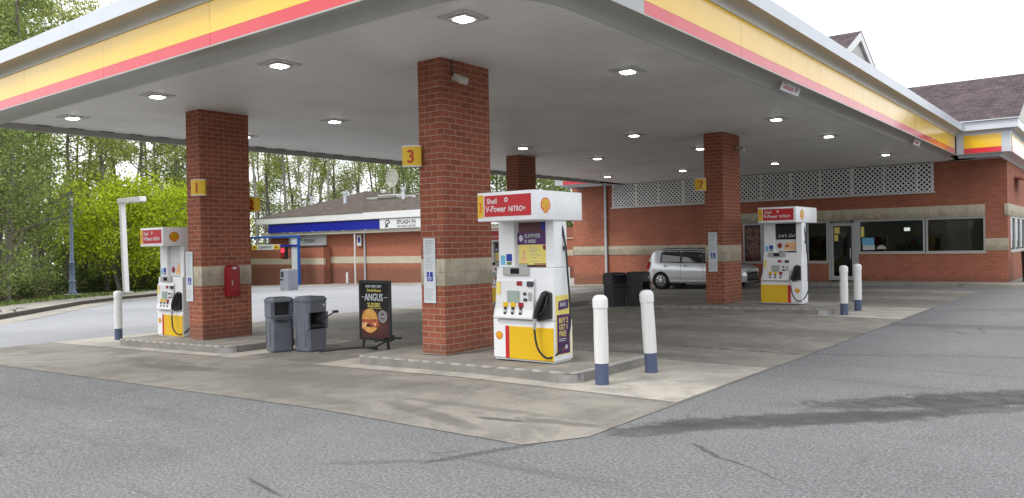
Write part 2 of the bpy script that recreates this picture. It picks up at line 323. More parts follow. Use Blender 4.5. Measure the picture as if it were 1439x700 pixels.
# ------------------------------------------------------------------ mesh helper
class MB:
    def __init__(s): s.v = []; s.f = []; s.mi = []; s.m = 0
    def add(s, vs, fs):
        b = len(s.v); s.v += [tuple(map(float, p)) for p in vs]; s.f += [tuple(i+b for i in f) for f in fs]; s.mi += [s.m]*len(fs); return s
    def box(s, x0, x1, y0, y1, z0, z1, bev=0.0, seg=1):
        if x1 < x0: x0, x1 = x1, x0
        if y1 < y0: y0, y1 = y1, y0
        if z1 < z0: z0, z1 = z1, z0
        vs = [(x0,y0,z0),(x1,y0,z0),(x1,y1,z0),(x0,y1,z0),(x0,y0,z1),(x1,y0,z1),(x1,y1,z1),(x0,y1,z1)]
        fs = [(0,3,2,1),(4,5,6,7),(0,1,5,4),(1,2,6,5),(2,3,7,6),(3,0,4,7)]
        if bev <= 0: return s.add(vs, fs)
        return s.bm_add(vs, fs, bev, seg)
    def bm_add(s, vs, fs, bev, seg=1, edges=None):
        bm = bmesh.new(); bv = [bm.verts.new(v) for v in vs]
        for f in fs: bm.faces.new([bv[i] for i in f])
        bmesh.ops.bevel(bm, geom=bm.edges[:] if edges is None else [e for e in bm.edges if edges(e)], offset=bev, segments=seg, affect='EDGES', profile=.5)
        bm.verts.index_update()
        s.add([v.co for v in bm.verts], [[v.index for v in f.verts] for f in bm.faces]); bm.free(); return s
    def prism(s, poly, axis, a0, a1, bev=0.0, seg=1):
        """poly in the two other axes (order x,y,z without axis), extruded from a0 to a1"""
        n = len(poly)
        def mk(p, a):
            return {'x': (a, p[0], p[1]), 'y': (p[0], a, p[1]), 'z': (p[0], p[1], a)}[axis]
        vs = [mk(p, a0) for p in poly]+[mk(p, a1) for p in poly]
        ar = sum(poly[i][0]*poly[(i+1) % n][1]-poly[(i+1) % n][0]*poly[i][1] for i in range(n))
        ccw = (ar > 0) != (axis == 'y')
        if a1 < a0: ccw = not ccw
        fs = [tuple(range(n))[::-1] if ccw else tuple(range(n)), tuple(range(n, 2*n)) if ccw else tuple(range(n, 2*n))[::-1]]
        for i in range(n):
            j = (i+1) % n
            fs.append((i, j, n+j, n+i) if ccw else (j, i, n+i, n+j))
        if bev > 0: return s.bm_add(vs, fs, bev, seg)
        return s.add(vs, fs)
    def lathe(s, prof, c=(0, 0, 0), n=20, axis='z'):
        vs = []; fs = []
        for r, h in prof:
            for i in range(n):
                a = 2*math.pi*i/n; p = (r*math.cos(a), r*math.sin(a), h)
                if axis == 'y': p = (p[0], h, p[1])
                if axis == 'x': p = (h, p[0], p[1])
                vs.append((p[0]+c[0], p[1]+c[1], p[2]+c[2]))
        flip = axis == 'y'
        for k in range(len(prof)-1):
            for i in range(n):
                j = (i+1) % n; q = (k*n+i, k*n+j, (k+1)*n+j, (k+1)*n+i); fs.append(q[::-1] if flip else q)
        if prof[0][0] > 1e-5: q = tuple(range(n)); fs.append(q if flip else q[::-1])
        if prof[-1][0] > 1e-5: q = tuple(range((len(prof)-1)*n, len(prof)*n)); fs.append(q[::-1] if flip else q)
        return s.add(vs, fs)
    def tube(s, pts, r, n=8, caps=True):
        pts = [Vector(p) for p in pts]; rs = r if isinstance(r, (list, tuple)) else [r]*len(pts); vs = []; fs = []
        up = Vector((0, 0, 1)); prev = None
        for k, p in enumerate(pts):
            d = (pts[min(k+1, len(pts)-1)]-pts[max(k-1, 0)]).normalized()
            if prev is None:
                u = d.cross(up); u = d.cross(Vector((1, 0, 0))) if u.length < 1e-3 else u
            else: u = prev-d*prev.dot(d)
            u.normalize(); prev = u.copy(); w = d.cross(u)
            for i in range(n):
                a = 2*math.pi*i/n; vs.append(p+(u*math.cos(a)+w*math.sin(a))*rs[k])
        for k in range(len(pts)-1):
            for i in range(n):
                j = (i+1) % n; fs.append((k*n+i, k*n+j, (k+1)*n+j, (k+1)*n+i))
        if caps: fs.append(tuple(range(n))[::-1]); fs.append(tuple(range((len(pts)-1)*n, len(pts)*n)))
        return s.add(vs, fs)
    def flat(s, poly2, org, U, V, t=.003, off=0.0):
        """flat polygon on a face: org + u*U + v*V, standing t proud"""
        U = Vector(U); V = Vector(V); N = U.cross(V); org = Vector(org)
        n = len(poly2)
        vs = [org+U*p[0]+V*p[1]+N*off for p in poly2]+[org+U*p[0]+V*p[1]+N*(off+t) for p in poly2]
        ar = sum(poly2[i][0]*poly2[(i+1) % n][1]-poly2[(i+1) % n][0]*poly2[i][1] for i in range(n))
        f = tuple(range(n, 2*n)); fs = [f if ar > 0 else f[::-1]]
        for i in range(n):
            j = (i+1) % n; q = (i, j, n+j, n+i); fs.append(q if ar > 0 else q[::-1])
        return s.add(vs, fs)
    def rect(s, u0, u1, v0, v1, org, U, V, t=.003, off=0.0):
        return s.flat([(u0, v0), (u1, v0), (u1, v1), (u0, v1)], org, U, V, t, off)
    def text(s, txt, size, org, U, V, off=.004, align='LEFT', bold=0.0, sx=1.0, shear=0.0, t=.002):
        vs, fs = text_geo(txt, align, bold, shear, t/size)
        U = Vector(U); V = Vector(V); N = U.cross(V); org = Vector(org)
        return s.add([org+U*(p[0]*size*sx)+V*(p[1]*size)+N*(off+p[2]*size) for p in vs], fs)

_tc = {}
def text_geo(txt, align, bold, shear, ext):
    k = (txt, align, bold, shear, round(ext, 4))
    if k not in _tc:
        cu = bpy.data.curves.new('t', 'FONT'); cu.body = txt; cu.align_x = align; cu.offset = bold; cu.shear = shear; cu.extrude = ext; cu.resolution_u = 2
        o = bpy.data.objects.new('t', cu); C.objects.link(o); dg = bpy.context.evaluated_depsgraph_get()
        me = bpy.data.meshes.new_from_object(o.evaluated_get(dg))
        _tc[k] = ([tuple(v.co) for v in me.vertices], [tuple(p.vertices) for p in me.polygons])
        bpy.data.objects.remove(o); bpy.data.curves.remove(cu); bpy.data.meshes.remove(me)
    return _tc[k]

def root_loc(o):
    v = Vector((0, 0, 0))
    while o is not None: v += o.location; o = o.parent
    return v
def finish(me, smooth, ang=38):
    if smooth: me.shade_smooth(); me.set_sharp_from_angle(angle=R(ang))
def build(mb, name, mats, parent=None, world=False, smooth=False, loc=None, uvoff=(0, 0)):
    """link what mb holds as ONE mesh object; world=True: coordinates are world ones"""
    if not isinstance(mats, (list, tuple)): mats = [mats]
    vs = mb.v
    me = bpy.data.meshes.new(name)
    off = Vector((0, 0, 0))
    if world: off = root_loc(parent) if parent is not None else Vector(loc if loc else (0, 0, 0))
    me.from_pydata([(v[0]-off.x, v[1]-off.y, v[2]-off.z) for v in vs], [], mb.f)
    for m in mats: me.materials.append(M[m] if isinstance(m, str) else m)
    if len(mats) > 1: me.polygons.foreach_set('material_index', mb.mi)
    uv = me.uv_layers.new(name='UVMap')
    buf = [0.0]*(2*len(me.loops)); i = 0
    for p in me.polygons:
        n = p.normal; ax = max(range(3), key=lambda k: abs(n[k])-(.12 if k == 2 and abs(n[2]) < .97 else 0)-(.2 if k == 2 and abs(n[2]) < .95 else 0))
        for li in p.loop_indices:
            v = vs[me.loops[li].vertex_index]
            if ax == 0: a, b = v[1], v[2]
            elif ax == 1: a, b = v[0], v[2]
            else: a, b = v[0], v[1]
            buf[2*li] = a+uvoff[0]; buf[2*li+1] = b+uvoff[1]
    uv.data.foreach_set('uv', buf)
    finish(me, smooth)
    o = bpy.data.objects.new(name, me); C.objects.link(o)
    if parent is not None: o.parent = parent
    elif loc is not None: o.location = loc
    return o
def tag(o, label, cat, group=None):
    o['label'] = label; o['category'] = cat
    if group: o['group'] = group
    return o
def thing(name, label, cat, loc=(0, 0, 0), rotz=0.0, group=None):
    o = bpy.data.objects.new(name, None); C.objects.link(o); o.location = loc; o.rotation_euler = (0, 0, rotz)
    o.empty_display_size = .2
    return tag(o, label, cat, group)
def struct(o, kind='structure'): o['kind'] = kind; return o
FX = ((1, 0, 0), (0, 0, 1))      # a face looking towards -Y (the camera side)
FY = ((0, 1, 0), (0, 0, 1))      # a face looking towards +X

def pecten(mb, org, U, V, s, red=0, yel=1, off=.003):
    """scallop emblem: red outline, yellow fans, red grooves"""
    def outline(k):
        P = [(-.22*k, -.5*k), (.22*k, -.5*k), (.26*k, -.36*k)]
        for i in range(29):
            a = R(-28)+R(236)*i/28; lob = 1+.045*math.cos(i*math.pi*2/4)
            P.append((.52*k*lob*math.cos(a)*1.02, .02+.48*k*lob*math.sin(a)))
        P.append((-.26*k, -.36*k)); return [(x*s, y*s) for x, y in P]
    mb.m = red; mb.flat(outline(1.0), org, U, V, .002, off)
    mb.m = yel; mb.flat(outline(.84), org, U, V, .002, off+.002)
    mb.m = red
    for i in range(5):
        a = R(90+(i-2)*31); c = (0, -.36*s); ln = (.60 if abs(i-2) < 2 else .5)*s
        e = (c[0]+ln*math.cos(a), c[1]+ln*math.sin(a)); w = .022*s; px, py = -math.sin(a)*w, math.cos(a)*w
        mb.flat([(c[0]-px*.3, c[1]-py*.3), (e[0]-px, e[1]-py), (e[0]+px, e[1]+py), (c[0]+px*.3, c[1]+py*.3)], org, U, V, .001, off+.004)
# ------------------------------------------------------------------ ground
def patch(name, poly, dz, m, kind='structure', hole=None):
    bm = bmesh.new(); vs = [bm.verts.new((x, y, 0)) for x, y in poly]; f = bm.faces.new(vs)
    bmesh.ops.bisect_plane(bm, geom=bm.verts[:]+bm.edges[:]+bm.faces[:], plane_co=(-7, 0, 0), plane_no=(1, 0, 0))
    for v in bm.verts: v.co.z = gz(v.co.x)+dz
    bmesh.ops.recalc_face_normals(bm, faces=bm.faces)
    for f in bm.faces:
        if f.normal.z < 0: f.normal_flip()
    me = bpy.data.meshes.new(name); bm.to_mesh(me); bm.free(); me.materials.append(M[m])
    o = bpy.data.objects.new(name, me); C.objects.link(o); o['kind'] = kind; return o
def slabmesh(mb, poly, zt, zb):
    """raised flat slab following the ground's fall (poly split by hand at x=-7 if needed)"""
    n = len(poly); vs = [(x, y, gz(x)+zb) for x, y in poly]+[(x, y, gz(x)+zt) for x, y in poly]
    fs = [tuple(range(n, 2*n))]
    for i in range(n):
        j = (i+1) % n; fs.append((i, j, n+j, n+i))
    mb.add(vs, fs)
SX, SW = -3.85, -19.5
patch('ground', [(-400, -300), (300, -300), (300, 400), (-400, 400)], -.06, 'grass')
K = [(-1.5, -11.4), (-31.5, 10.6), (-41.5, 18.0), (-45.2, 21.8), (-47.5, 25.2), (-52.0, 30.0), (-61.5, 39.6), (-69, 50), (-80, 64)]       # kerb line west of the drive
patch('road', [(-19.5, 60), (-19.5, 1.8), (-19.5, -40), (60, -40), (60, 60)], 0.0, 'asphalt')
patch('drive', [(-19.5, 64), (-19.5, 1.8)]+K[1:], .002, 'drive')
patch('pavement', [(SW, 5.36), (-4.15, 5.39), (-3.83, 5.95), (SX, 29.0), (SW, 29.0)], .006, 'slab')
for x0, x1, y0, y1 in ((-10.0, -3.86, 7.74, 10.5), (-19.45, -12.2, 7.74, 10.5), (-10.3, -3.86, 18.25, 21.35), (-19.45, -12.5, 18.25, 21.35)):
    patch('pavement', [(x0, y0), (x1, y0), (x1, y1), (x0, y1)], .010, 'newslab')
patch('pavement', [(-67, 36.3), (-26, 36.3), (-26, 60), (-67, 60)], .008, 'walk')
patch('pavement', [(-30, 33.0), (-19.9, 33.0), (-19.9, 50), (-30, 50)], .013, 'walk')
# kerb and footpath west of the drive
def offs(P, d):
    out = []
    for i, p in enumerate(P):
        a = Vector(P[max(i-1, 0)]); b = Vector(P[min(i+1, len(P)-1)]); t = (b-a).normalized(); out.append((p[0]+t.y*d, p[1]-t.x*d))
    return out
def ribbon(name, A, B, zt, zb, m, label=None):
    mb = MB()
    for i in range(len(A)-1):
        q = [A[i], A[i+1], B[i+1], B[i]]
        mb.add([(x, y, gz(x)+zt) for x, y in q], [(0, 1, 2, 3)]); mb.add([(x, y, gz(x)+zb) for x, y in (A[i], A[i+1])]+[(x, y, gz(x)+zt) for x, y in (A[i+1], A[i])], [(0, 1, 2, 3)])
        mb.add([(x, y, gz(x)+zb) for x, y in (B[i], B[i+1])]+[(x, y, gz(x)+zt) for x, y in (B[i+1], B[i])], [(3, 2, 1, 0)])
    return struct(build(mb, name, m))
def sgn(P, d): return offs(P, d)
# the side of the kerb line away from the drive
O1 = offs(K, -.0); 
side = 1 if (offs(K, 1)[1][0] < K[1][0]) else -1
ribbon('kerb', K, offs(K, .22*side), .17, -.05, 'kerbdark')
ribbon('path', offs(K, .22*side), offs(K, 2.9*side), .175, -.05, 'walk')
G = [offs(K, -1.25*side), offs(K, -.01*side)]
mbg = MB()
for i in range(len(K)-1):
    q = [G[0][i], G[0][i+1], G[1][i+1], G[1][i]]
    mbg.add([(x, y, gz(x)+.012) for x, y in q], [(0, 1, 2, 3)])
struct(build(mbg, 'gutter', 'walk'))
# painted bars before the car wash and the arrow tip at the east edge
mbm = MB()
for i in range(9):
    x = -48.5+i*1.15; y = 30.3-.08*i
    q = [(x, y), (x+.28, y), (x-.9, y+1.6), (x-1.18, y+1.6)]
    mbm.add([(a, b, gz(a)+.016) for a, b in q], [(0, 1, 2, 3)])
for i in range(4):
    x = -40.6+i*1.6; y = 33.6
    q = [(x, y), (x+.22, y), (x-.8, y+1.3), (x-1.02, y+1.3)]
    mbm.add([(a, b, gz(a)+.016) for a, b in q], [(0, 1, 2, 3)])
mbm.add([(.92, 8.72, .006), (1.5, 8.3, .006), (1.7, 9.3, .006)], [(0, 1, 2)])
struct(build(mbm, 'road_markings', 'white'))
# raised walk in front of the store
mb = MB(); slabmesh(mb, [(-23.0, 31.3), (-7, 31.3), (-7, 32.8), (-23.0, 32.8)], .10, -.05); slabmesh(mb, [(-7, 31.3), (-1.6, 31.3), (-1.6, 32.8), (-7, 32.8)], .10, -.05)
mb.box(-3.44, -1.6, 32.8, 45, -.05, .10)
struct(build(mb, 'pavement', 'walk'))
mb = MB(); slabmesh(mb, [(-23.02, 31.16), (-7, 31.16), (-7, 31.3), (-23.02, 31.3)], .106, -.05); slabmesh(mb, [(-7, 31.16), (-1.45, 31.16), (-1.45, 31.3), (-7, 31.3)], .106, -.05); mb.box(-1.6, -1.45, 31.3, 45, -.05, .106)
struct(build(mb, 'kerb', 'island'))

# ------------------------------------------------------------------ canopy
def arc_corner(c, r, a0, a1, n=10): return [(c[0]+r*math.cos(R(a0+(a1-a0)*i/n)), c[1]+r*math.sin(R(a0+(a1-a0)*i/n))) for i in range(n+1)]
FX0, FX1, FY0, FY1 = -19.1, -4.65, 6.0, 30.4
rr = 1.5
PATH = [(FX0, FY1)]+[(FX0, FY0)]+arc_corner((FX1-rr, FY0+rr), rr, 270, 360)+[(FX1, FY1)]
def outward(P):
    """mitred outward normals (right-hand side of the walking direction)"""
    res = []
    for i in range(len(P)):
        a = Vector(P[i])-Vector(P[i-1]) if i > 0 else None; b = Vector(P[i+1])-Vector(P[i]) if i < len(P)-1 else None
        na = Vector((a.y, -a.x)).normalized() if a else None; nb = Vector((b.y, -b.x)).normalized() if b else None
        if na is None: res.append(nb); continue
        if nb is None: res.append(na); continue
        m = (na+nb).normalized(); res.append(m/max(.3, m.dot(na)))
    return res
def sweep(mb, P, prof, closed=False):
    N = [-n for n in outward(P)] if False else outward(P)
    # make sure normals point away from the path's inside
    vs = []; k = len(prof)
    for p, n in zip(P, N):
        for o, z in prof: vs.append((p[0]+n.x*o, p[1]+n.y*o, z))
    fs = []
    for i in range(len(P)-1):
        for j in range(k-1): fs.append((i*k+j, i*k+j+1, (i+1)*k+j+1, (i+1)*k+j))
    mb.add(vs, fs); return mb
# walking FX0 back -> FX0 near -> FX1 near -> FX1 back is anticlockwise seen from above: outward is the right-hand side
can = thing('canopy', 'wide flat canopy with yellow and red glossy fascia on four brick columns', 'canopy', (-11.9, 18, 0))
def seg_panels(P0, P1, o, z0, z1, th, gap, step, name, m):
    mb = MB(); P0 = Vector(P0); P1 = Vector(P1); d = (P1-P0); L = d.length; d /= L; n = Vector((d.y, -d.x)); k = max(1, round(L/step))
    for i in range(k):
        a = P0+d*(L*i/k+gap/2); b = P0+d*(L*(i+1)/k-gap/2)
        q = [a+n*(o-th), b+n*(o-th), b+n*o, a+n*o]
        mb.prism([(p.x, p.y) for p in q], 'z', z0, z1)
    return build(mb, name, m, can, True)
def fascia(P, ends, nm=can, step=3.05):
    pass
backing = MB(); sweep(backing, PATH, [(-.03, 5.16), (-.03, 4.505)]); build(backing, 'fascia_backing', 'grey_trim', can, True)
for (a, b) in (((FX0, FY1), (FX0, FY0)), ((FX0, FY0), (-6.75, FY0)), ((FX1, 8.62), (FX1, FY1-.25))):
    seg_panels(a, b, 0, 4.683, 5.11, .025, .006, 3.05, 'fascia_panel', 'yellow')
    seg_panels(a, b, 0, 4.512, 4.680, .025, .006, 3.05, 'fascia_stripe', 'red')
capP = [(-6.745, FY0)]+arc_corner((FX1-rr, FY0+rr), rr, 270, 360)+[(FX1, 8.615)]
cap = MB(); sweep(cap, capP, [(.012, 5.12), (.012, 4.50)]); build(cap, 'corner_cap', 'cap', can, True, smooth=True)
corn = MB()
sweep(corn, PATH, [(-.9, 5.50), (.25, 5.47), (.25, 5.25), (.13, 5.25), (.10, 5.235), (.06, 5.215), (.03, 5.19), (.015, 5.165), (.012, 5.112), (-.03, 5.112)])
build(corn, 'cornice', 'cream', can, True, smooth=True)
cf = MB(); sweep(cf, PATH, [(.24, 5.475), (.256, 5.475), (.256, 5.245), (.24, 5.245)]); build(cf, 'cornice_face', 'white_metal', can, True)
cv = MB(); sweep(cv, PATH, [(.014, 4.510), (.014, 4.488), (-.02, 4.486), (-.10, 4.497), (-.17, 4.494), (-.24, 4.476), (-.29, 4.445), (-.325, 4.41), (-.335, 4.395), (-.35, 4.385), (-.37, 4.388), (-.38, 4.40), (-.385, 4.53)])
build(cv, 'cove', 'cove', can, True, smooth=True)
sf = MB(); sf.box(FX0+.36, FX1-.36, FY0+.36, 32.78, 4.52, 4.56); build(sf, 'soffit', 'soffit', can, True)
rf = MB(); rf.box(FX0+.1, FX1-.1, FY0+.1, 31.5, 4.58, 5.44); build(rf, 'roof_deck', 'grey_trim', can, True)
# vents slots along the far edge of the soffit
for i in range(34):
    vs_ = MB(); y = 7.2+i*.68; vs_.box(FX0+.42, FX0+.50, y, y+.30, 4.512, 4.519); build(vs_, 'vent_slot', 'dark', can, True)

# recessed lamps in the soffit
LX = (-6.4, -10.1, -13.7, -17.1); LY = (7.3, 11.3, 18.1, 22.1, 28.35)
rows = ['first row from the road', 'second row from the road', 'third row', 'fourth row', 'last row before the store lattice']
cols_ = ['nearest the east fascia', 'second from the east fascia', 'third from the east fascia', 'nearest the west edge']
def make_lamp():
    t = thing('canopy_light', '', 'ceiling light', (0, 0, 4.52), group='lit square lamps in the canopy soffit')
    h = MB(); h.box(-.24, .24, -.24, .24, -.012, 0, .004); h.box(-.15, .15, -.15, .15, -.030, -.0125, .01)
    build(h, 'housing', 'fixture', t)
    d = MB()
    for i in range(7):
        for s in (-1, 1): d.box(-.200+i*.064, -.184+i*.064, s*.218-.006, s*.218+.006, -.0155, -.012); d.box(s*.218-.006, s*.218+.006, -.200+i*.064, -.184+i*.064, -.0155, -.012)
    build(d, 'vent_holes', 'fixhole', t)
    l = MB(); l.box(-.095, .095, -.095, .095, -.050, -.0305, .015, 2); build(l, 'lens', 'light', t, smooth=True)
    return t
def dup(root, loc, label=None, rotz=None):
    r = root.copy(); C.objects.link(r); r.location = loc
    if rotz is not None: r.rotation_euler = (0, 0, rotz)
    if label: r['label'] = label
    for ch in list(root.children):
        c = ch.copy(); C.objects.link(c); c.parent = r
        for g in ch.children:
            d = g.copy(); C.objects.link(d); d.parent = c
    return r
L0 = make_lamp(); first = True
for j, y in enumerate(LY):
    for i, x in enumerate(LX):
        if (i, j) in ((3, 2), ): continue
        lab = 'lit square canopy lamp, %s, %s' % (rows[j], cols_[i])
        if first: L0.location = (x, y, 4.519); L0['label'] = lab; first = False
        else: dup(L0, (x, y, 4.519), lab)

def plate(name, label, cat, org, U, V, w, h, mat_, txts, loc, group=None):
    mb = MB(); mb.m = 0; mb.rect(-w/2, w/2, -h/2, h/2, org, U, V, .008)
    t = thing(name, label, cat, loc, group=group); build(mb, 'panel', mat_, t, True)
    if txts:
        tb = MB()
        for (s, sz, u, v, al, bold, sx) in txts:
            o2 = Vector(org)+Vector(U)*u+Vector(V)*v; tb.text(s, sz, o2, U, V, .0095, al, bold, sx)
        build(tb, 'lettering', 'red_p', t, True)
    return t
cN = Vector((.80, 0, -.60)); cV = Vector((.60, 0, .80))    # the slanting cove face
plate('clearance_sign', 'white plate with red clearance lettering hanging on the canopy cove above the second lane', 'sign', (-4.79, 14.3, 4.44), (0, 1, 0), (.35, 0, .936), .95, .17, 'paper',
      [('Clearance 14\'', .135, -.43, -.045, 'LEFT', .004, 1.05)], (-4.79, 14.3, 4.36))
plate('clearance_sign', 'small white plate with red lettering on the canopy cove near the store corner', 'sign', (-4.79, 24.9, 4.44), (0, 1, 0), (.35, 0, .936), .80, .17, 'paper',
      [('Clearance', .13, -.34, -.045, 'LEFT', .004, 1.0)], (-4.79, 24.9, 4.36))

# ------------------------------------------------------------------ islands and columns
def edge_mat():
    m = mat('worn_painted_edge', (.5, .5, .48), .7); t = NT(m); v, X, Y = xyz(t)
    a = t.noise(v, 9, 3, .6); w = t.math('FRACT', t.math('MULTIPLY', X, 3.6))
    col = t.mix(t.ramp(t.math('ADD', w, t.math('MULTIPLY', a, .9)), .75, 1.2), (.40, .39, .365), (.22, .21, .19)); t.l(col, t.b.inputs['Base Color']); return m
M['edge_paint'] = edge_mat()
def island(x0, x1, y0, y1, label):
    t = thing('pump_island', label, 'island', ((x0+x1)/2, (y0+y1)/2, gz((x0+x1)/2)), group='raised concrete islands under the canopy')
    r = .22
    def rp(e):
        P = []
        for cx, cy, a in ((x1-r, y0+r, -90), (x1-r, y1-r, 0), (x0+r, y1-r, 90), (x0+r, y0+r, 180)):
            P += [(cx+(r+e)*math.cos(R(a+90*i/6)), cy+(r+e)*math.sin(R(a+90*i/6))) for i in range(7)]
        return P
    def g0(x): return gz(x)
    mb = MB(); P = rp(0); n = len(P); mb.add([(x, y, g0(x)-.04) for x, y in P]+[(x, y, g0(x)+.128) for x, y in P]+[(x, y, g0(x)+.140) for x, y in rp(-.012)],
        [tuple(range(2*n, 3*n))]+[(i, (i+1) % n, n+(i+1) % n, n+i) for i in range(n)]+[(n+i, n+(i+1) % n, 2*n+(i+1) % n, 2*n+i) for i in range(n)])
    mb.mi = [1]+[0]*(len(mb.f)-1); build(mb, 'kerb_block', ['kerbface', 'island'], t, True)
    e = MB(); P = rp(.002); Q = rp(-.035); e.add([(x, y, g0(x)+.124) for x, y in P]+[(x, y, g0(x)+.1435) for x, y in P]+[(x, y, g0(x)+.1435) for x, y in Q],
        [(i, (i+1) % n, n+(i+1) % n, n+i) for i in range(n)]+[(n+i, n+(i+1) % n, 2*n+(i+1) % n, 2*n+i) for i in range(n)])
    build(e, 'painted_edge', 'edge_paint', t, True)
    c = MB(); 
    for cx, cy, a in ((x1-r, y0+r, -90),):
        pts = [(cx+(r+.006)*math.cos(R(a+90*i/6)), cy+(r+.006)*math.sin(R(a+90*i/6))) for i in range(7)]
        k = len(pts); c.add([(x, y, g0(x)+.01) for x, y in pts]+[(x, y, g0(x)+.112) for x, y in pts], [(i, i+1, k+i+1, k+i) for i in range(k-1)])
    build(c, 'corner_guard', 'steel', t, True, smooth=True)
    return t
island(-16.95, -12.85, 8.02, 10.12, 'raised concrete island carrying the column numbered 1 and a pump at its west end')
island(-9.42, -5.38, 8.05, 10.0, 'raised concrete island in the foreground carrying the column numbered 3 and a pump')
island(-9.85, -5.42, 18.45, 20.95, 'raised concrete island nearer the store carrying the column numbered 7 and a pump')
island(-17.5, -13.2, 18.75, 20.85, 'raised concrete island at the back under the dark unnumbered column')
def column(x0, x1, y0, y1, band, label):
    cx = (x0+x1)/2; cy = (y0+y1)/2; zb = gz(cx)+.136
    t = thing('brick_column', label, 'column', (cx, cy, zb), group='brick columns carrying the canopy')
    mb = MB(); mb.box(x0, x1, y0, y1, zb, band[0]); mb.box(x0, x1, y0, y1, band[1], 4.518); build(mb, 'brick_shaft', 'brick', t, True, uvoff=(-x0, 0))
    s = MB(); s.box(x0-.006, x1+.006, y0-.006, y1+.006, band[0], band[1], .004); build(s, 'stone_band', 'stone', t, True, uvoff=(-x0, -band[0]))
    m = MB(); m.box(x0-.02, x1+.02, y0-.02, y1+.02, zb, zb+.018, .006); build(m, 'mortar_bed', 'island', t, True)
    return t
column(-8.48, -8.0, 8.60, 9.70, (1.13, 1.54), 'red brick canopy column numbered 3 in the foreground')
column(-14.93, -14.45, 8.53, 9.64, (1.02, 1.41), 'red brick canopy column numbered 1 with a red cabinet on its side')
column(-8.71, -8.20, 19.26, 20.37, (1.20, 1.63), 'red brick canopy column numbered 7 in front of the silver car')
column(-15.43, -14.95, 19.5, 20.4, (1.05, 1.46), 'dark brick canopy column showing above the foreground pump')

# number signs
M['numred'] = mat('numeral_red', (.42, .03, .005), .5)
def numsign(ch, x, y, z0, h, label, w=.29, rz=30):
    t = thing('number_sign', label, 'sign', (x, y, z0), R(rz), 'yellow number signs on the columns')
    n = 10; x0, x1 = -w/2, w/2
    def yy(u): return -.05*(1-(2*u-1)**2)
    pts = [(x0+w*i/n, yy(i/n)) for i in range(n+1)]
    mb = MB(); mb.prism(pts+[(x1, .05), (x0, .05)], 'z', .012, h-.012); build(mb, 'sign_box', 'yellow_p', t, smooth=True)
    tr = MB()
    for za, zb in ((h-.012, h+.002), (-.002, .012)): tr.prism([(p[0], p[1]-.006) for p in pts]+[(x1+.006, .055), (x0-.006, .055)], 'z', za, zb)
    build(tr, 'trim', 'white_plastic', t)
    br = MB(); br.box(-.03, .03, .05, .16, .04, h-.04); build(br, 'bracket', 'grey_trim', t)
    nb = MB(); nb.text(ch, .27, (0, -.054, h/2-.10), *FX, 0, 'CENTER', .02, .95); build(nb, 'numeral', 'numred', t)
numsign('3', -8.50, 8.46, 2.93, .31, 'yellow sign with a red 3 on the left edge of the foreground column')
numsign('1', -14.27, 8.38, 2.80, .31, 'yellow sign with a red 1 on the column at the left')
numsign('7', -8.75, 19.12, 3.04, .32, 'yellow sign with a red 7 in front of the white lattice')
numsign('2', -14.58, 9.80, 2.52, .32, 'yellow sign half hidden behind the right edge of the column numbered 1')
# notices
def notice(x0, x1, y, z0, z1, label):
    t = thing('notice_strip', label, 'notice', ((x0+x1)/2, y, z0), group='tall white notices on the columns')
    mb = MB(); mb.rect(x0, x1, z0, z1, (0, y, 0), *FX, .008); build(mb, 'panel', 'paper', t, True)
    w = x1-x0; h = z1-z0; tb = MB(); rr_ = random.Random(3)
    for v, n_, s in ((.965, 1, .030), (.93, 1, .026)):
        tb.rect(x0+.15*w, x0+.85*w, z0+h*v-s/2, z0+h*v, (0, y, 0), *FX, .001, .008)
    for a, b in ((.74, .90), (.62, .70), (.52, .60), (.40, .48), (.05, .22)):
        v = b
        while v > a:
            tb.rect(x0+.12*w, x0+w*(.6+.3*rr_.random()), z0+h*v-.007, z0+h*v, (0, y, 0), *FX, .001, .008); v -= .024
    build(tb, 'lines_of_print', 'text_grey', t, True)
    b = MB(); b.rect(x0+.28*w, x0+.78*w, z0+.335*h, z0+.335*h+.14, (0, y, 0), *FX, .001, .0085); build(b, 'access_symbol', 'blue', t, True)
    s = MB(); cx = x0+.52*w; cz = z0+.335*h
    s.rect(cx-.014, cx+.0, cz+.06, cz+.115, (0, y, 0), *FX, .001, .0098); s.rect(cx-.014, cx+.030, cz+.05, cz+.062, (0, y, 0), *FX, .001, .0098)
    s.rect(cx+.022, cx+.034, cz+.022, cz+.055, (0, y, 0), *FX, .001, .0098)
    ring = [(cx-.005+.033*math.cos(R(a)), cz+.045+.033*math.sin(R(a))) for a in range(100, 350, 25)]+[(cx-.005+.024*math.cos(R(a)), cz+.045+.024*math.sin(R(a))) for a in range(325, 90, -25)]
    s.flat(ring, (0, y, 0), *FX, .001, .0098); s.flat([(cx-.006+.011*math.cos(R(a)), cz+.124+.011*math.sin(R(a))) for a in range(0, 360, 45)], (0, y, 0), *FX, .001, .0098)
    build(s, 'wheelchair_mark', 'white_plastic', t, True)
notice(-8.41, -8.17, 8.588, .88, 1.85, 'white printed notice with blue symbol on the foreground column numbered 3')
notice(-15.0, -14.75, 8.518, .72, 1.71, 'white printed notice with blue symbol on the column numbered 1')
notice(-8.62, -8.38, 19.246, .95, 1.96, 'white printed notice with blue symbol on the column numbered 7')

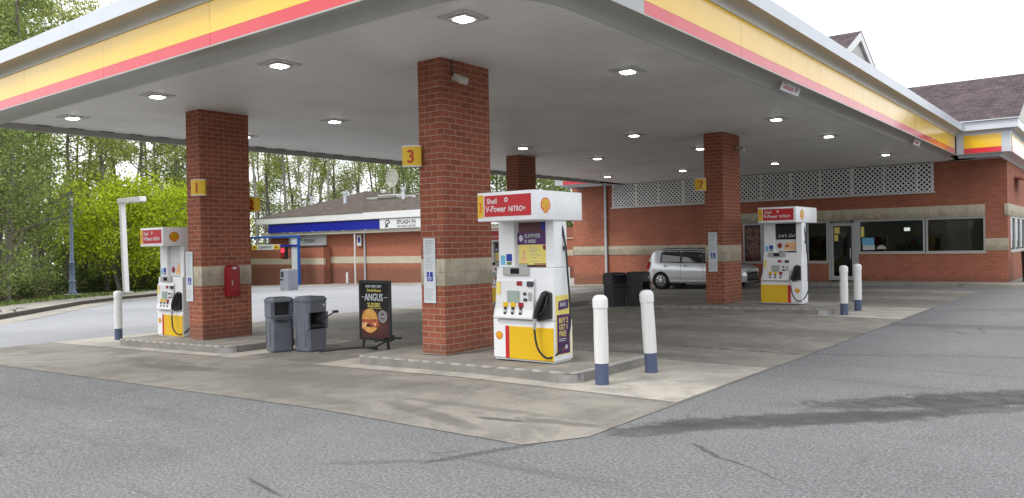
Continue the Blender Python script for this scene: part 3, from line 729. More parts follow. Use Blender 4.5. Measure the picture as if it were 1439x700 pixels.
# red cabinet on column 1 (its face looks east)
t = thing('extinguisher_cabinet', 'dark red fire extinguisher cabinet on the side of the column numbered 1', 'fire cabinet', (-14.45, 9.14, .77))
mb = MB(); prof = [(9.01, .80), (9.27, .80), (9.27, 1.36), (9.24, 1.41), (9.19, 1.43), (9.09, 1.43), (9.04, 1.41), (9.01, 1.36)]
mb.prism(prof, 'x', -14.45, -14.27, .02, 2); build(mb, 'cabinet', 'redbox', t, True, smooth=True)
mb = MB(); mb.prism([(9.045, .90), (9.235, .90), (9.235, 1.25), (9.045, 1.25)], 'x', -14.269, -14.245, .008); build(mb, 'door', 'redbox', t, True)
mb = MB(); mb.rect(9.10, 9.18, 1.345, 1.385, (-14.269, 0, 0), *FY, .003); build(mb, 'label_plate', 'paper', t, True)
mb = MB(); mb.box(-14.245, -14.23, 9.06, 9.075, 1.02, 1.12); build(mb, 'handle', 'steel', t, True)
# flood lamps near the column heads
def flood(x, y, z, label):
    t = thing('flood_lamp', label, 'flood lamp', (x, y, z), group='small flood lamps under the canopy')
    a = MB(); a.lathe([(.045, 0), (.045, .03), (.02, .04)], (x, y, z), 12, 'x'); a.tube([(x+.03, y, z), (x+.09, y, z-.03)], .014); build(a, 'bracket', 'grey_trim', t, True)
    b = MB(); V = [(.05, -.085, -.02), (.05, .085, -.02), (.22, .09, -.12), (.22, -.09, -.12), (.09, -.085, .06), (.09, .085, .06), (.25, .09, -.02), (.25, -.09, -.02)]
    b.bm_add([(x+p[0], y+p[1], z+p[2]) for p in V], [(0, 3, 2, 1), (4, 5, 6, 7), (0, 1, 5, 4), (1, 2, 6, 5), (2, 3, 7, 6), (3, 0, 4, 7)], .012); build(b, 'lamp_head', 'cream', t, True)
flood(-8.0, 8.86, 4.24, 'small grey flood lamp high on the foreground column')
flood(-8.2, 20.1, 4.18, 'small grey flood lamp high on the column numbered 7')
for (x, y, z) in ((-8.0, 9.0, 4.24), ):
    t = thing('cable_conduit', 'thin dark cable rising from the flood lamp on the foreground column', 'cable', (x, 8.83, z))
    mb = MB(); mb.tube([(x+.015, 8.83, z+.04), (x+.015, 8.82, z+.27)], .008); build(mb, 'cable', 'dark', t, True)

# bollards
def bollard(x, y, zb, h, lean, label, r=.086):
    t = thing('bollard', label, 'bollard', (x, y, zb), group='white bollards with blue bases')
    def at(z): return (lean[0]*z, lean[1]*z, z)
    hb = .27
    a = MB(); a.tube([at(-.03), at(hb)], r*.97, 20); build(a, 'blue_base', 'bollblue', t, smooth=True)
    b = MB(); pts = [at(hb), at(hb+.3), at(hb+.55), at(h-.15)]
    b.tube(pts, [r, r*1.03, r*.99, r], 24); build(b, 'sleeve', 'bollwhite', t, smooth=True)
    c = MB(); rs = [(h-.16, 1.0), (h-.158, 1.09), (h-.06, 1.09), (h-.045, 1.04), (h-.02, .86), (h-.004, .55), (h, .02)]
    c.tube([at(z) for z, _ in rs], [r*k for _, k in rs], 24); build(c, 'cap', 'bollwhite', t, smooth=True)
    return t
bollard(-5.10, 8.25, 0.0, 1.10, (-.010, 0), 'white bollard with blue base nearest the camera by the foreground pump')
bollard(-5.02, 9.36, 0.0, 1.10, (-.045, -.02), 'white bollard with blue base leaning slightly, right of the nearest one')
bollard(-18.27, 8.70, gz(-18.27), 1.13, (0, 0), 'white bollard with dark base alone at the far left by the drive')
bollard(-5.16, 18.77, 0.0, 1.13, (0, 0), 'white bollard with blue base, left one of the pair near the store door')
bollard(-5.19, 20.03, 0.0, 1.13, (0, 0), 'white bollard with blue base, right one of the pair near the store door')
# ------------------------------------------------------------------ fuel pumps
def pump(X, Y, z, label, num, flip=False, hx=(-.42, .54), hy=(-.60, .48), H=2.29, ad='promo'):
    t = thing('fuel_pump', label, 'fuel pump', (X, Y, z), group='white petrol pumps with yellow and red panels')
    D = .22; hb = H-.385
    a = MB(); a.box(-.52, .52, -D, D, .02, .56, .012); a.box(-.50, .50, -D+.02, D-.02, 0, .02); build(a, 'lower_cabinet', 'pump_white', t)
    a = MB(); a.prism([(-.535, .563), (.52, .563), (.52, 1.27), (-.44, 1.27), (-.455, .78), (-.50, .66)], 'y', -D+.005, D-.03, .012); build(a, 'upper_cabinet', 'pump_white', t)
    a = MB(); a.prism([(-D-.001, .575), (-D-.07, .575), (-D-.075, .60), (-D-.04, .70), (-D-.03, 1.10), (-D-.001, 1.14)], 'x', -.43, .22, .008); build(a, 'control_panel', 'white_plastic', t)
    yf = -D-.034
    # front bezel with the price display
    a = MB(); a.box(-.31, .13, -D-.03, -D+.004, 1.17, 1.285, .008); f = build(a, 'display_bezel', 'grey_trim', t)
    a = MB(); a.box(-.17, -.02, -D-.034, -D-.030, 1.19, 1.265); build(a, 'display_glass', 'blackgloss', f)
    a = MB(); a.rect(-.21, -.03, .80, .96, (0, yf-.002, 0), *FX, .010); build(a, 'screen', 'lcd', t)
    a = MB()
    for i in range(5): a.box(-.235, -.217, yf-.008, yf, .81+i*.031, .828+i*.031); a.box(-.022, -.004, yf-.008, yf, .81+i*.031, .828+i*.031)
    build(a, 'screen_keys', 'grey_trim', t)
    a = MB(); a.box(.055, .115, yf-.02, yf+.01, .82, .86, .004); a.box(.055, .10, yf-.02, yf+.01, .90, .94, .004); a.box(.12, .22, yf-.03, yf+.02, 1.02, 1.09, .01); build(a, 'card_reader', 'dark', t)
    a = MB()
    for i in range(4):
        for j in range(3): a.box(.135+j*.022, .151+j*.022, yf-.012, yf+.01, .83+i*.03, .85+i*.03)
    build(a, 'keypad', 'grey_trim', t)
    a = MB(); a.box(.13, .21, yf-.012, yf+.03, .60, .665, .005); build(a, 'receipt_slot', 'black', t)
    for i, cx in enumerate((-.255, -.125, .01)):
        a = MB(); a.m = 0; a.box(cx-.042, cx+.042, yf-.018, yf+.01, .735, .80, .004); a.m = 1
        a.box(cx-.022, cx+.022, yf-.022, yf-.018, .70, .735); a.m = 2; a.box(cx-.035, cx+.035, yf-.030, yf-.004, .625, .69, .01)
        a.m = 1; a.box(cx-.02, cx+.02, yf-.033, yf-.0302, .635, .665)
        build(a, 'grade_button', ['yellow_p' if i < 2 else 'redbox', 'black', 'alu'], t)
    a = MB(); a.rect(-.415, -.345, .90, 1.08, (0, yf-.002, 0), *FX, .004); s = build(a, 'sticker', 'paleyellow', t)
    a = MB(); a.rect(-.06, .03, 1.03, 1.09, (0, yf-.002, 0), *FX, .004); build(a, 'sticker', 'redbox', t)
    # pillars and the advertisement between them
    for x0, x1 in ((-.44, -.16), (.37, .515)):
        a = MB(); a.box(x0, x1, -.17, .13, 1.272, hb+.02, .01); build(a, 'pillar', 'pump_white', t)
    a = MB(); a.box(-.155, .365, -.10, -.06, 1.31, hb-.01); p = build(a, 'advert_frame', 'white_plastic', t)
    y = -.101
    a = MB(); 
    if ad == 'promo':
        a.m = 0; a.rect(-.13, .36, 1.31, 1.585, (0, y, 0), *FX, .003); a.m = 1; a.rect(-.15, .36, 1.585, 1.75, (0, y, 0), *FX, .003); a.m = 2; a.rect(-.13, .36, 1.75, hb-.015, (0, y, 0), *FX, .003)
        a.m = 3; a.rect(.26, .36, 1.77, hb-.02, (0, y, 0), *FX, .001, .003)
    elif ad == 'lets':
        a.m = 4; a.rect(-.15, .36, 1.31, 1.60, (0, y, 0), *FX, .003); a.m = 5; a.rect(-.15, .36, 1.60, hb-.015, (0, y, 0), *FX, .003)
    else:
        a.m = 4; a.rect(-.15, .36, 1.28, 1.60, (0, y, 0), *FX, .003)
    build(a, 'advert_print', ['paleyellow', 'purple', 'maroon', 'blue', 'paper', 'blackgloss'], p)
    b = MB(); q = random.Random(num and ord(num) or 1)
    if ad == 'promo':
        b.m = 0; b.flat([(-.09+.035*math.cos(R(i*30)), 1.675+.045*math.sin(R(i*30))) for i in range(12)], (0, y-.003, 0), *FX, .001)
        b.text('SUMMER', .075, (-.03, y-.004, 1.68), *FX, 0, 'LEFT', .008, .95); b.text('IS HERE', .065, (-.03, y-.004, 1.61), *FX, 0, 'LEFT', .008, .9)
        b.m = 1; b.flat([(.31+.035*math.cos(R(i*30)), 1.545+.035*math.sin(R(i*30))) for i in range(12)], (0, y-.003, 0), *FX, .001)
        b.m = 2; b.flat([(-.09, 1.34), (.0, 1.34), (-.015, 1.43), (-.03, 1.52), (-.06, 1.52), (-.075, 1.43)], (0, y-.003, 0), *FX, .001)
        b.m = 3
        for v in (1.535, 1.51, 1.485, 1.44, 1.40, 1.35): b.rect(.05, .05+.1+.12*q.random(), v, v+.008, (0, y-.003, 0), *FX, .001)
        b.m = 4; b.rect(-.12, .02, 1.315, 1.325, (0, y-.003, 0), *FX, .001); b.rect(.12, .355, 1.315, 1.327, (0, y-.003, 0), *FX, .001)
    elif ad == 'lets':
        b.m = 0; b.text("Let's Go!", .12, (-.10, y-.004, 1.66), *FX, 0, 'LEFT', .004, .95, .4)
        b.m = 1; b.flat([(-.06+.06*math.cos(R(i*24)), 1.45+.07*math.sin(R(i*24))) for i in range(15)], (0, y-.003, 0), *FX, .001)
        b.m = 2; b.flat([(.04, 1.34), (.35, 1.34), (.35, 1.50), (.28, 1.56), (.18, 1.52), (.1, 1.55)], (0, y-.003, 0), *FX, .001)
        b.m = 5; b.flat([(.12+.05*math.cos(R(i*24)), 1.44+.04*math.sin(R(i*24))) for i in range(15)], (0, y-.003, 0), *FX, .001, .001)
    else:
        b.m = 1; b.flat([(-.02+.07*math.cos(R(i*24)), 1.42+.07*math.sin(R(i*24))) for i in range(15)], (0, y-.003, 0), *FX, .001)
        b.m = 2; b.flat([(.07, 1.32), (.33, 1.32), (.33, 1.5), (.22, 1.57), (.13, 1.50)], (0, y-.003, 0), *FX, .001)
    build(b, 'advert_lettering', ['paper', 'redbox', 'cheese', 'text_grey', 'black', 'bacon'], p)
    a = MB(); a.m = 0; a.rect(-.40, -.32, 1.31, 1.44, (0, -.171, 0), *FX, .002); a.m = 1; a.rect(-.30, -.20, 1.36, 1.46, (0, -.171, 0), *FX, .002); a.m = 2; a.rect(-.29, -.21, 1.31, 1.35, (0, -.171, 0), *FX, .002)
    build(a, 'sticker', ['cyan', 'blue', 'leaf_green'], t)
    # lower panels
    w = MB(); yp = -D-.001
    if not flip: spans = ((-.30, -.235, 'red_p'), (-.230, .515, 'yellow_p')); px = -.41
    else: spans = ((-.515, .16, 'yellow_p'), (.165, .24, 'red_p')); px = .40
    for x0, x1, m_ in spans:
        a = MB(); a.box(x0, x1, -D-.008, -D+.002, .025, .47, .004); build(a, 'lower_panel', m_, t)
    a = MB(); pecten(a, (px, -D-.001, .33), *FX, .115, 0, 1, .0); build(a, 'shell_emblem', ['orange', 'yellow_p'], t)
    a = MB(); a.rect(-.43, -.415, .53, .55, (0, -D, 0), *FX, .004); a.rect(.24, .262, .78, .81, (0, -D+.004, 0), *FX, .006); a.rect(-.42, -.405, .66, .68, (0, yf-.001, 0), *FX, .003); build(a, 'locks', 'black', t)
    # back side panels
    a = MB(); a.box(-.515, .515, D-.002, D+.008, .025, .47, .004); build(a, 'lower_panel', 'yellow_p', t)
    # header
    a = MB(); a.box(hx[0], hx[1], hy[0], hy[1], hb, H, .012, 2); hd = build(a, 'header', 'pump_white', t, smooth=True)
    x0, x1 = hx[0]+.06, hx[1]-.055; yh = hy[0]-.001
    a = MB(); a.rect(x0+.07, x1, hb+.06, H-.045, (0, yh, 0), *FX, .004); build(a, 'header_panel', 'red_p', hd)
    a = MB(); a.rect(hx[0]+.012, x0+.05, hb+.05, H-.03, (0, yh, 0), *FX, .004)
    a.box(hx[0]-.004, hx[0], hy[0]+.04, hy[0]+.34, hb+.05, H-.03); build(a, 'number_panel', 'yellow_p', hd)
    a = MB(); cz = hb+.12
    a.text('Shell', .095, (x0+.11, yh-.005, hb+.232), *FX, 0, 'LEFT', .012, 1.0)
    a.text('V-Power', .120, (x0+.09, yh-.005, cz), *FX, 0, 'LEFT', .012, .80, .12)
    a.text('NiTRO+', .100, (x0+.475, yh-.005, cz), *FX, 0, 'LEFT', .012, .78, .12)
    rg = [(x0+.44+.030*math.cos(R(i*30)), hb+.275+.032*math.sin(R(i*30))) for i in range(13)]+[(x0+.44+.015*math.cos(R(i*30)), hb+.275+.017*math.sin(R(i*30))) for i in range(12, -1, -1)]
    a.flat(rg, (0, yh-.005, 0), *FX, .001)
    build(a, 'header_lettering', 'white', hd)
    if num:
        a = MB(); a.text(num, .19, (hx[0]+.06, yh-.005, hb+.12), *FX, 0, 'CENTER', .01, .55); build(a, 'pump_number', 'orange', hd)
    a = MB(); pecten(a, (hx[1]+.001, hy[0]+.24 if hy[1]-hy[0] < 1.3 else hy[0]+.45, hb+.19), *FY, .20 if hy[1]-hy[0] < 1.3 else .26, 0, 1, 0); build(a, 'header_emblem', ['orange', 'yellow_p'], hd)
    # nozzle and hose
    a = MB(); a.prism([(.25, .56), (.29, .56), (.50, .60), (.50, .94), (.40, .97), (.34, .93), (.30, .78), (.255, .70)], 'y', -D-.05, -D+.006, .008); build(a, 'nozzle_boot', 'black', t)
    a = MB()
    a.tube([(.45, -D-.075, .93), (.41, -D-.085, .90), (.36, -D-.09, .80), (.32, -D-.10, .70), (.29, -D-.10, .60)], [.03, .04, .045, .04, .026], 10)
    a.tube([(.47, -D-.07, .90), (.47, -D-.11, .78), (.41, -D-.11, .68), (.36, -D-.10, .66)], .012, 6)
    nz = build(a, 'nozzle', 'black', t, smooth=True)
    a = MB(); a.tube([(.30, -D-.10, .62), (.272, -D-.10, .53), (.275, -D-.10, .45)], [.022, .026, .018], 8); build(a, 'swivel', 'alu', nz, smooth=True)
    # catmull-rom hose
    ctl = [(.46, .02, hb+.02), (.50, .03, hb-.05), (.545, .05, 1.55), (.565, .06, 1.2), (.60, .05, .75), (.615, .0, .42), (.56, -.13, .17), (.45, -.26, .075), (.35, -.325, .17), (.295, -.33, .32), (.275, -.325, .46)]
    pts = []
    for i in range(1, len(ctl)-2):
        p0, p1, p2, p3 = [Vector(c) for c in ctl[i-1:i+3]]
        for k in range(6):
            u = k/6; pts.append(.5*((2*p1)+(p2-p0)*u+(2*p0-5*p1+4*p2-p3)*u*u+(3*p1-p0-3*p2+p3)*u**3))
    pts = [Vector(ctl[0])]+pts+[Vector(ctl[-2]), Vector(ctl[-1])]
    a = MB(); a.tube(pts, .0145, 8); build(a, 'hose', 'black', t, smooth=True)
    a = MB(); a.box(.45, .50, -.0, .05, hb-.10, hb-.02, .008); a.box(.516, .55, .02, .08, 1.50, 1.56, .006); a.tube([(.50, .03, hb-.10), (.505, .03, hb-.22)], .024, 8); build(a, 'hose_clamp', 'dark', t)
    return t
def side_ad(t):
    x = .521; a = MB(); a.m = 0; a.rect(-.175, .165, .10, .90, (x, 0, 0), *FY, .002); ob = build(a, 'side_advert', ['paleyellow'], t)
    a = MB(); a.m = 0; a.rect(-.15, .145, .115, .64, (x+.002, 0, 0), *FY, .002); a.flat([(-.12, .70), (.12, .72), (.13, .84), (-.11, .82)], (x+.002, 0, 0), *FY, .002)
    a.m = 1
    for i, s in enumerate(('BUY 2', 'GET 1', 'FREE')): a.text(s, .10, (x+.004, -.11, .53-i*.09), *FY, .001, 'LEFT', .01, .80)
    a.m = 2
    for v in (.31, .285): a.rect(-.11, .10, v, v+.010, (x+.004, 0, 0), *FY, .001)
    a.text('SAVE', .075, (x+.004, -.08, .75), *FY, .001, 'LEFT', .01, .8)
    a.m = 3; a.flat([(-.02+.028*math.cos(R(i*30)), .19+.03*math.sin(R(i*30))) for i in range(12)], (x+.004, 0, 0), *FY, .001)
    a.m = 2; a.flat([(.06+.028*math.cos(R(i*30)), .20+.03*math.sin(R(i*30))) for i in range(12)], (x+.004, 0, 0), *FY, .001)
    build(a, 'advert_print', ['purple', 'paleyellow', 'paper', 'orange'], ob)
p3_ = pump(-6.555, 8.80, .141, 'largest white pump, between the foreground brick column and the bollards', '3', hx=(-.405, .555), hy=(-.65, .46)); side_ad(p3_)
pump(-6.93, 19.97, .141, 'white pump with yellow panel on its left, in front of the store door', '7', True, (-.40, .54), (-.66, .95), 2.40, 'lets')
pump(-16.10, 8.97, gz(-16.1)+.140, 'white pump at the far left behind the column numbered 1', '1', False, (-.40, .53), (-.62, .48), 2.31, 'food')
pump(-15.95, 19.78, gz(-15.95)+.140, 'white pump almost wholly hidden behind the foreground pump', None, False, (-.40, .53), (-.62, .48), 2.31, 'promo')

# ------------------------------------------------------------------ bins on the lanes
def station(x, y, rot, m, label, group, full=True, w=.44, tail=False):
    z = gz(x)+.008
    t = thing('service_bin', label, 'bin', (x, y, z), R(rot), group)
    h = w/2; c = .055
    ring = lambda e: [(h+e, -h+c), (h+e, h-c), (h-c, h+e), (-h+c, h+e), (-h-e, h-c), (-h-e, -h+c), (-h+c, -h-e), (h-c, -h-e)]
    def loft(mb, levels, capb=True, capt=True):
        vs = []; fs = []; n = 8
        for e, zz in levels: vs += [(p[0], p[1], zz) for p in ring(e)]
        for k in range(len(levels)-1):
            for i in range(n): j = (i+1) % n; fs.append((k*n+i, k*n+j, (k+1)*n+j, (k+1)*n+i))
        if capb: fs.append(tuple(range(n))[::-1])
        if capt: fs.append(tuple(range((len(levels)-1)*n, len(levels)*n)))
        mb.add(vs, fs)
    if full:      # waste bin with hooded opening high up
        a = MB(); loft(a, [(-.03, 0), (-.01, .03), (.0, .62), (.012, .63)]); build(a, 'body', m, t)
        a = MB()
        a.box(-h, h-.14, -h, h, .632, .90); a.box(h-.14, h, -h, -h+.07, .632, .90); a.box(h-.14, h, h-.07, h, .632, .90); a.box(h-.14, h+.03, -h+.07, h-.07, .632, .665)
        build(a, 'hood', m, t)
        a = MB(); a.box(h-.139, h-.13, -h+.071, h-.071, .666, .899); build(a, 'opening', 'black', t)
        a = MB(); a.tube([(h+.02, -h+.05, .60), (h+.08, -h+.06, .60), (h+.09, 0, .585), (h+.08, h-.06, .60), (h+.02, h-.05, .60)], .018, 8); a.box(h+.01, h+.07, -.10, .06, .55, .60, .01); build(a, 'towel_holder', 'dark', t, smooth=True)
    else:         # service unit with a deep cavity for the wash bucket
        a = MB(); loft(a, [(-.03, 0), (-.01, .03), (.0, .40)]); build(a, 'body', m, t)
        a = MB(); a.box(-h, -h+.12, -h, h, .40, .70); a.box(-h+.12, h, -h, -h+.045, .40, .70); a.box(-h+.12, h, h-.045, h, .40, .70); build(a, 'cheeks', m, t)
        a = MB(); a.box(-h+.121, -h+.13, -h+.046, h-.046, .402, .699); a.box(-h+.13, h-.03, -h+.046, h-.046, .402, .412); build(a, 'cavity', 'black', t)
        a = MB(); loft(a, [(.0, .702), (.004, .90)]); build(a, 'hood', m, t)
        a = MB(); a.lathe([(.028, 0), (.028, .01), (0, .016)], (h+.004, .12, .82), 12, 'x'); build(a, 'keyhole_plate', 'alu', t, smooth=True)
        a = MB(); a.box(-h+.14, h-.04, -h+.07, h-.07, .413, .50, .02); build(a, 'bucket', 'black', t)
    a = MB(); loft(a, [(.022, .902), (.022, .935), (-.03, .975), (-.10, .985)]); build(a, 'lid', m, t)
    for s in (-1, 1):
        a = MB(); a.box(-.13, -.11, s*(h+.0), s*(h+.008), .10, .55, .002); a.box(.11, .13, s*(h+.0), s*(h+.008), .10, .55, .002); build(a, 'rib', m, t)
    return t
g1 = 'service bins under the canopy'
station(-12.22, 8.72, -20, 'bin', 'grey waste bin with square opening, left of the pair by the red cabinet column', g1, True, .42)
station(-11.66, 8.98, 0, 'bin', 'grey service bin with open cavity, holding the black squeegee', g1, False, .44)
station(-12.02, 20.25, -28, 'bindark', 'charcoal waste bin, left of the pair near the silver car', g1, True, .52)
station(-11.42, 20.55, 0, 'bindark', 'charcoal service bin, right of the pair near the silver car', g1, False, .54)
zz = gz(-11.6)
t = thing('squeegee', 'black squeegee handle sticking out of the grey service bin', 'squeegee', (-11.45, 8.98, zz+.50))
a = MB(); a.tube([(-11.52, 8.96, zz+.50), (-11.12, 9.10, zz+.72)], .013, 6); build(a, 'handle', 'black', t, True); a = MB(); a.box(-11.14, -11.08, 9.05, 9.15, zz+.70, zz+.745, .006); build(a, 'grip', 'black', t, True)

# ------------------------------------------------------------------ sandwich board
zb = gz(-10.3)+.01
t = thing('pavement_sign', 'black pavement sign with burger poster standing between the two brick columns', 'sign', (-10.3, 9.3, zb))
z0, z1, x0, x1, y = .12, 1.16, -10.70, -9.90, 9.30
a = MB(); 
a.box(x0, x0+.055, y-.02, y+.02, z0, z1, .008); a.box(x1-.055, x1, y-.02, y+.02, z0, z1, .008); a.box(x0+.055, x1-.055, y-.02, y+.02, z1-.055, z1, .006); a.box(x0+.055, x1-.055, y-.02, y+.02, z0, z0+.05, .006)
build(a, 'frame', 'black', t, True)
a = MB(); a.box(x0+.05, x1-.05, y-.008, y+.008, z0+.045, z1-.05); bd = build(a, 'poster', 'blackgloss', t, True)
yq = y-.009
a = MB(); a.m = 0; a.rect(x0+.06, x1-.06, z0+.05, z0+.52, (0, yq, 0), *FX, .001)
a.m = 1; cx, cz = x0+.27, z0+.36
a.flat([(cx+.20*math.cos(R(i*12)), cz+.19*math.sin(R(i*12))) for i in range(16)], (0, yq, 0), *FX, .001, .002)
a.m = 2; rb = random.Random(4); a.flat([(cx-.2+.4*i/9, cz-.002+rb.uniform(-.0, .015)) for i in range(10)]+[(cx+.26-.46*i/9, cz-.10+rb.uniform(-.03, .03)) for i in range(10)], (0, yq, 0), *FX, .001, .003)
a.m = 3; a.flat([(cx-.20, cz-.06), (cx-.06, cz-.05), (cx-.10, cz-.13), (cx-.20, cz-.17)], (0, yq, 0), *FX, .001, .004)
a.flat([(cx+.08, cz-.05), (cx+.17, cz-.06), (cx+.14, cz-.12)], (0, yq, 0), *FX, .001, .004)
a.m = 1; a.flat([(cx-.20+.4*i/8, cz-.14-.09*math.sin(math.pi*i/8)) for i in range(9)]+[(cx+.18, cz-.13), (cx-.18, cz-.13)], (0, yq, 0), *FX, .001, .0045)
build(a, 'burger_print', ['brownprint', 'bun', 'bacon', 'cheese'], bd, True)
a = MB(); xm = (x0+x1)/2-.02
a.m = 0; a.text('OUR VERY BEST', .062, (xm, yq, 1.055-.02), *FX, .002, 'CENTER', .01, .92)
a.m = 1; a.text('Smokehouse', .075, (xm, yq, .965), *FX, .002, 'CENTER', .006, .95, .35)
a.m = 0; a.text('ANGUS', .175, (xm, yq, .81), *FX, .002, 'CENTER', .014, .78); a.rect(x0+.07, x0+.15, .865, .873, (0, yq, 0), *FX, .002); a.rect(x1-.17, x1-.08, .865, .873, (0, yq, 0), *FX, .002)
a.m = 1; a.text('SLIDERS', .105, (xm, yq, .70), *FX, .002, 'CENTER', .01, .88); a.rect(xm-.12, xm+.20, .675, .682, (0, yq, 0), *FX, .002)
a.m = 0; cx2, cz2 = x1-.20, .545
for r_ in ((.105, .097), (.062, .056)):
    a.flat([(cx2+r_[0]*math.cos(R(i*15)), cz2+r_[0]*math.sin(R(i*15))) for i in range(25)]+[(cx2+r_[1]*math.cos(R(i*15)), cz2+r_[1]*math.sin(R(i*15))) for i in range(24, -1, -1)], (0, yq, 0), *FX, .001, .004)
for i in range(18):
    an = R(i*20); p = (cx2+.08*math.cos(an), cz2+.08*math.sin(an)); a.rect(p[0]-.006, p[0]+.006, p[1]-.009, p[1]+.009, (0, yq, 0), *FX, .001, .004)
a.text('2/$4', .055, (cx2, yq, cz2-.02), *FX, .004, 'CENTER', .008, .9)
build(a, 'poster_lettering', ['paper', 'paleyellow'], bd, True)
a = MB(); a.tube([(-10.60, 9.30, z0), (-10.60, 9.28, zb+.06)], .028, 10); a.tube([(-10.0, 9.30, z0), (-10.0, 9.32, zb+.06)], .028, 10); build(a, 'springs', 'black', t, True)
a = MB(); a.tube([(-11.10, 8.72, zb+.015), (-10.85, 8.98, zb+.045), (-10.60, 9.26, zb+.06), (-10.45, 9.48, zb+.02)], .018, 8); a.tube([(-9.98, 9.0, .16), (-10.0, 9.32, .18), (-9.98, 9.6, .15)], .018, 8); a.tube([(-10.60, 9.27, zb+.05), (-10.3, 9.30, zb+.09), (-9.98, 9.32, .16)], .018, 8)
build(a, 'feet', 'black', t, True)
a = MB(); a.lathe([(0, -.02), (.05, -.02), (.05, .02), (0, .02)], (-9.93, 9.34, .185), 14, 'x'); build(a, 'wheel', 'black', t, True)

# ------------------------------------------------------------------ light poles by the drive
t = thing('lamp_post', 'white L-shaped lamp post with flat horizontal head before the lime green tree', 'lamp post', (-49.3, 24.0, gz(-49.3)))
zb = gz(-49.3)
a = MB(); a.lathe([(.45, .1), (.45, .30), (.38, .34), (0, .34)], (-49.3, 24, zb), 20); build(a, 'footing', 'walk', t, True)
a = MB(); n = 8
for i in range(n):
    u0, u1 = i/n, (i+1)/n; xa, xb = -49.3-.32*u0, -49.3-.32*u1; za, zb2 = zb+.33+5.75*u0, zb+.33+5.75*u1
    w = .14
    a.add([(xa-w, 24-w, za), (xa+w, 24-w, za), (xa+w, 24+w, za), (xa-w, 24+w, za), (xb-w, 24-w, zb2), (xb+w, 24-w, zb2), (xb+w, 24+w, zb2), (xb-w, 24+w, zb2)], [(0, 1, 5, 4), (1, 2, 6, 5), (2, 3, 7, 6), (3, 0, 4, 7)])
build(a, 'post', 'lampwhite', t, True)
a = MB(); a.box(-49.85, -46.95, 23.8, 24.2, 4.78, 5.08, .03); h = build(a, 'lamp_head', 'lampwhite', t, True)
a = MB(); a.box(-48.9, -47.1, 23.8, 24.2, 4.75, 4.779); build(a, 'diffuser', 'glasswhite', h, True)
t = thing('lamp_post', 'slim blue-grey lamp post with lantern at the edge of the wood', 'lamp post', (-54.9, 23.2, gz(-54.9)))
zb = gz(-54.9)
a = MB(); a.lathe([(.55, .05), (.55, .25), (0, .25)], (-54.9, 23.2, zb), 16); build(a, 'footing', 'walk', t, True)
a = MB(); c = (-54.9, 23.2, zb+.25); a.lathe([(.27, 0), (.27, .12), (.20, .25), (.19, .75), (.23, .80), (.17, .95), (.165, 2.0), (.19, 2.04), (.125, 2.15), (.10, 5.75), (.15, 5.80), (.09, 5.88)], c, 14); build(a, 'post', 'lampblue', t, True, smooth=True)
a = MB(); a.lathe([(.10, 5.88), (.20, 6.40), (.21, 6.45)], c, 8); h = build(a, 'lantern', 'glasswhite', t, True)
a = MB(); a.lathe([(.26, 6.45), (.27, 6.50), (.13, 6.72), (.05, 6.78), (.03, 6.95), (0, 6.98)], c, 8); build(a, 'lantern_roof', 'dark', h, True)
a = MB()
for i in range(4):
    an = R(45+90*i); a.tube([(c[0]+.12*math.cos(an), c[1]+.12*math.sin(an), c[2]+5.88), (c[0]+.22*math.cos(an), c[1]+.22*math.sin(an), c[2]+6.45)], .018, 5)
build(a, 'lantern_bars', 'dark', h, True)
# ------------------------------------------------------------------ store
YS = 32.8
M['brownfood'] = mat('food_print', (.16, .075, .045), .4, var=.6, scale=14)
M['addedlamp'] = mat('added_lamp', (1, 1, 1), .4, emis=((1, .97, .9), 3.0))  # glow of the panels added inside the store
st = thing('store', 'red brick store with stone bands, dark shingle roof and white lattice under the canopy', 'store', (-12.6, YS, 0))
W0, W1 = -21.8, -3.45
b = MB()
T = .30
def wl(x0, x1, z0, z1, m=b, y=YS): m.box(x0, x1, y, y+T, z0, z1)
# front wall pieces round the openings (heights above the level ground)
wl(W0, -13.62, 1.60, 3.38); wl(W0, -13.62, -.45, 1.17)
wl(-13.62, -4.14, 2.89, 3.38); wl(-13.62, -13.12, -.2, 2.45)
wl(-13.12, -9.58, 0, .79); wl(-8.44, -4.14, 0, 1.15)
wl(-4.14, W1, 2.45, 3.38); wl(-4.14, W1, 1.66, 2.45); wl(-4.14, W1, 0, 1.23)
wl(W0, -19.5, 3.38, 5.3); wl(-5.77, W1, 3.38, 4.75); wl(-19.5, -5.77, 4.70, 5.3)
build(b, 'front_wall', 'brick_store', st, True)
b = MB(); b.box(W1-T, W1, YS+T, 46, 0, 1.15); b.box(W1-T, W1, YS+T, 33.62, 1.15, 2.45); b.box(W1-T, W1, YS+T, 46, 2.89, 4.75); b.box(W1-T, W1, 38.6, 46, 1.15, 2.45)
b.box(W0, W0+T, YS+T, 46, -.45, 5.3); b.box(W0, W1, 46, 46.3, -.45, 5.3)
build(b, 'side_walls', 'brick_store', st, True)
s = MB(); s.box(W0-.01, -13.62, YS-.02, YS+.1, 1.17, 1.60); s.box(-4.14, W1+.012, YS-.02, YS+.1, 1.23, 1.66); s.box(W0-.02, W0+.01, YS-.02, 46, 1.17, 1.60); build(s, 'stone_band', 'stone', st, True, uvoff=(0, -1.17))
s = MB(); s.box(-13.62, -4.14, YS-.03, YS+.2, 2.45, 2.89, .006); s.box(W1-.1, W1+.025, YS-.03, 46, 2.452, 2.888, .006); build(s, 'stone_lintel', 'stone_soldier', st, True, uvoff=(0, -2.40))
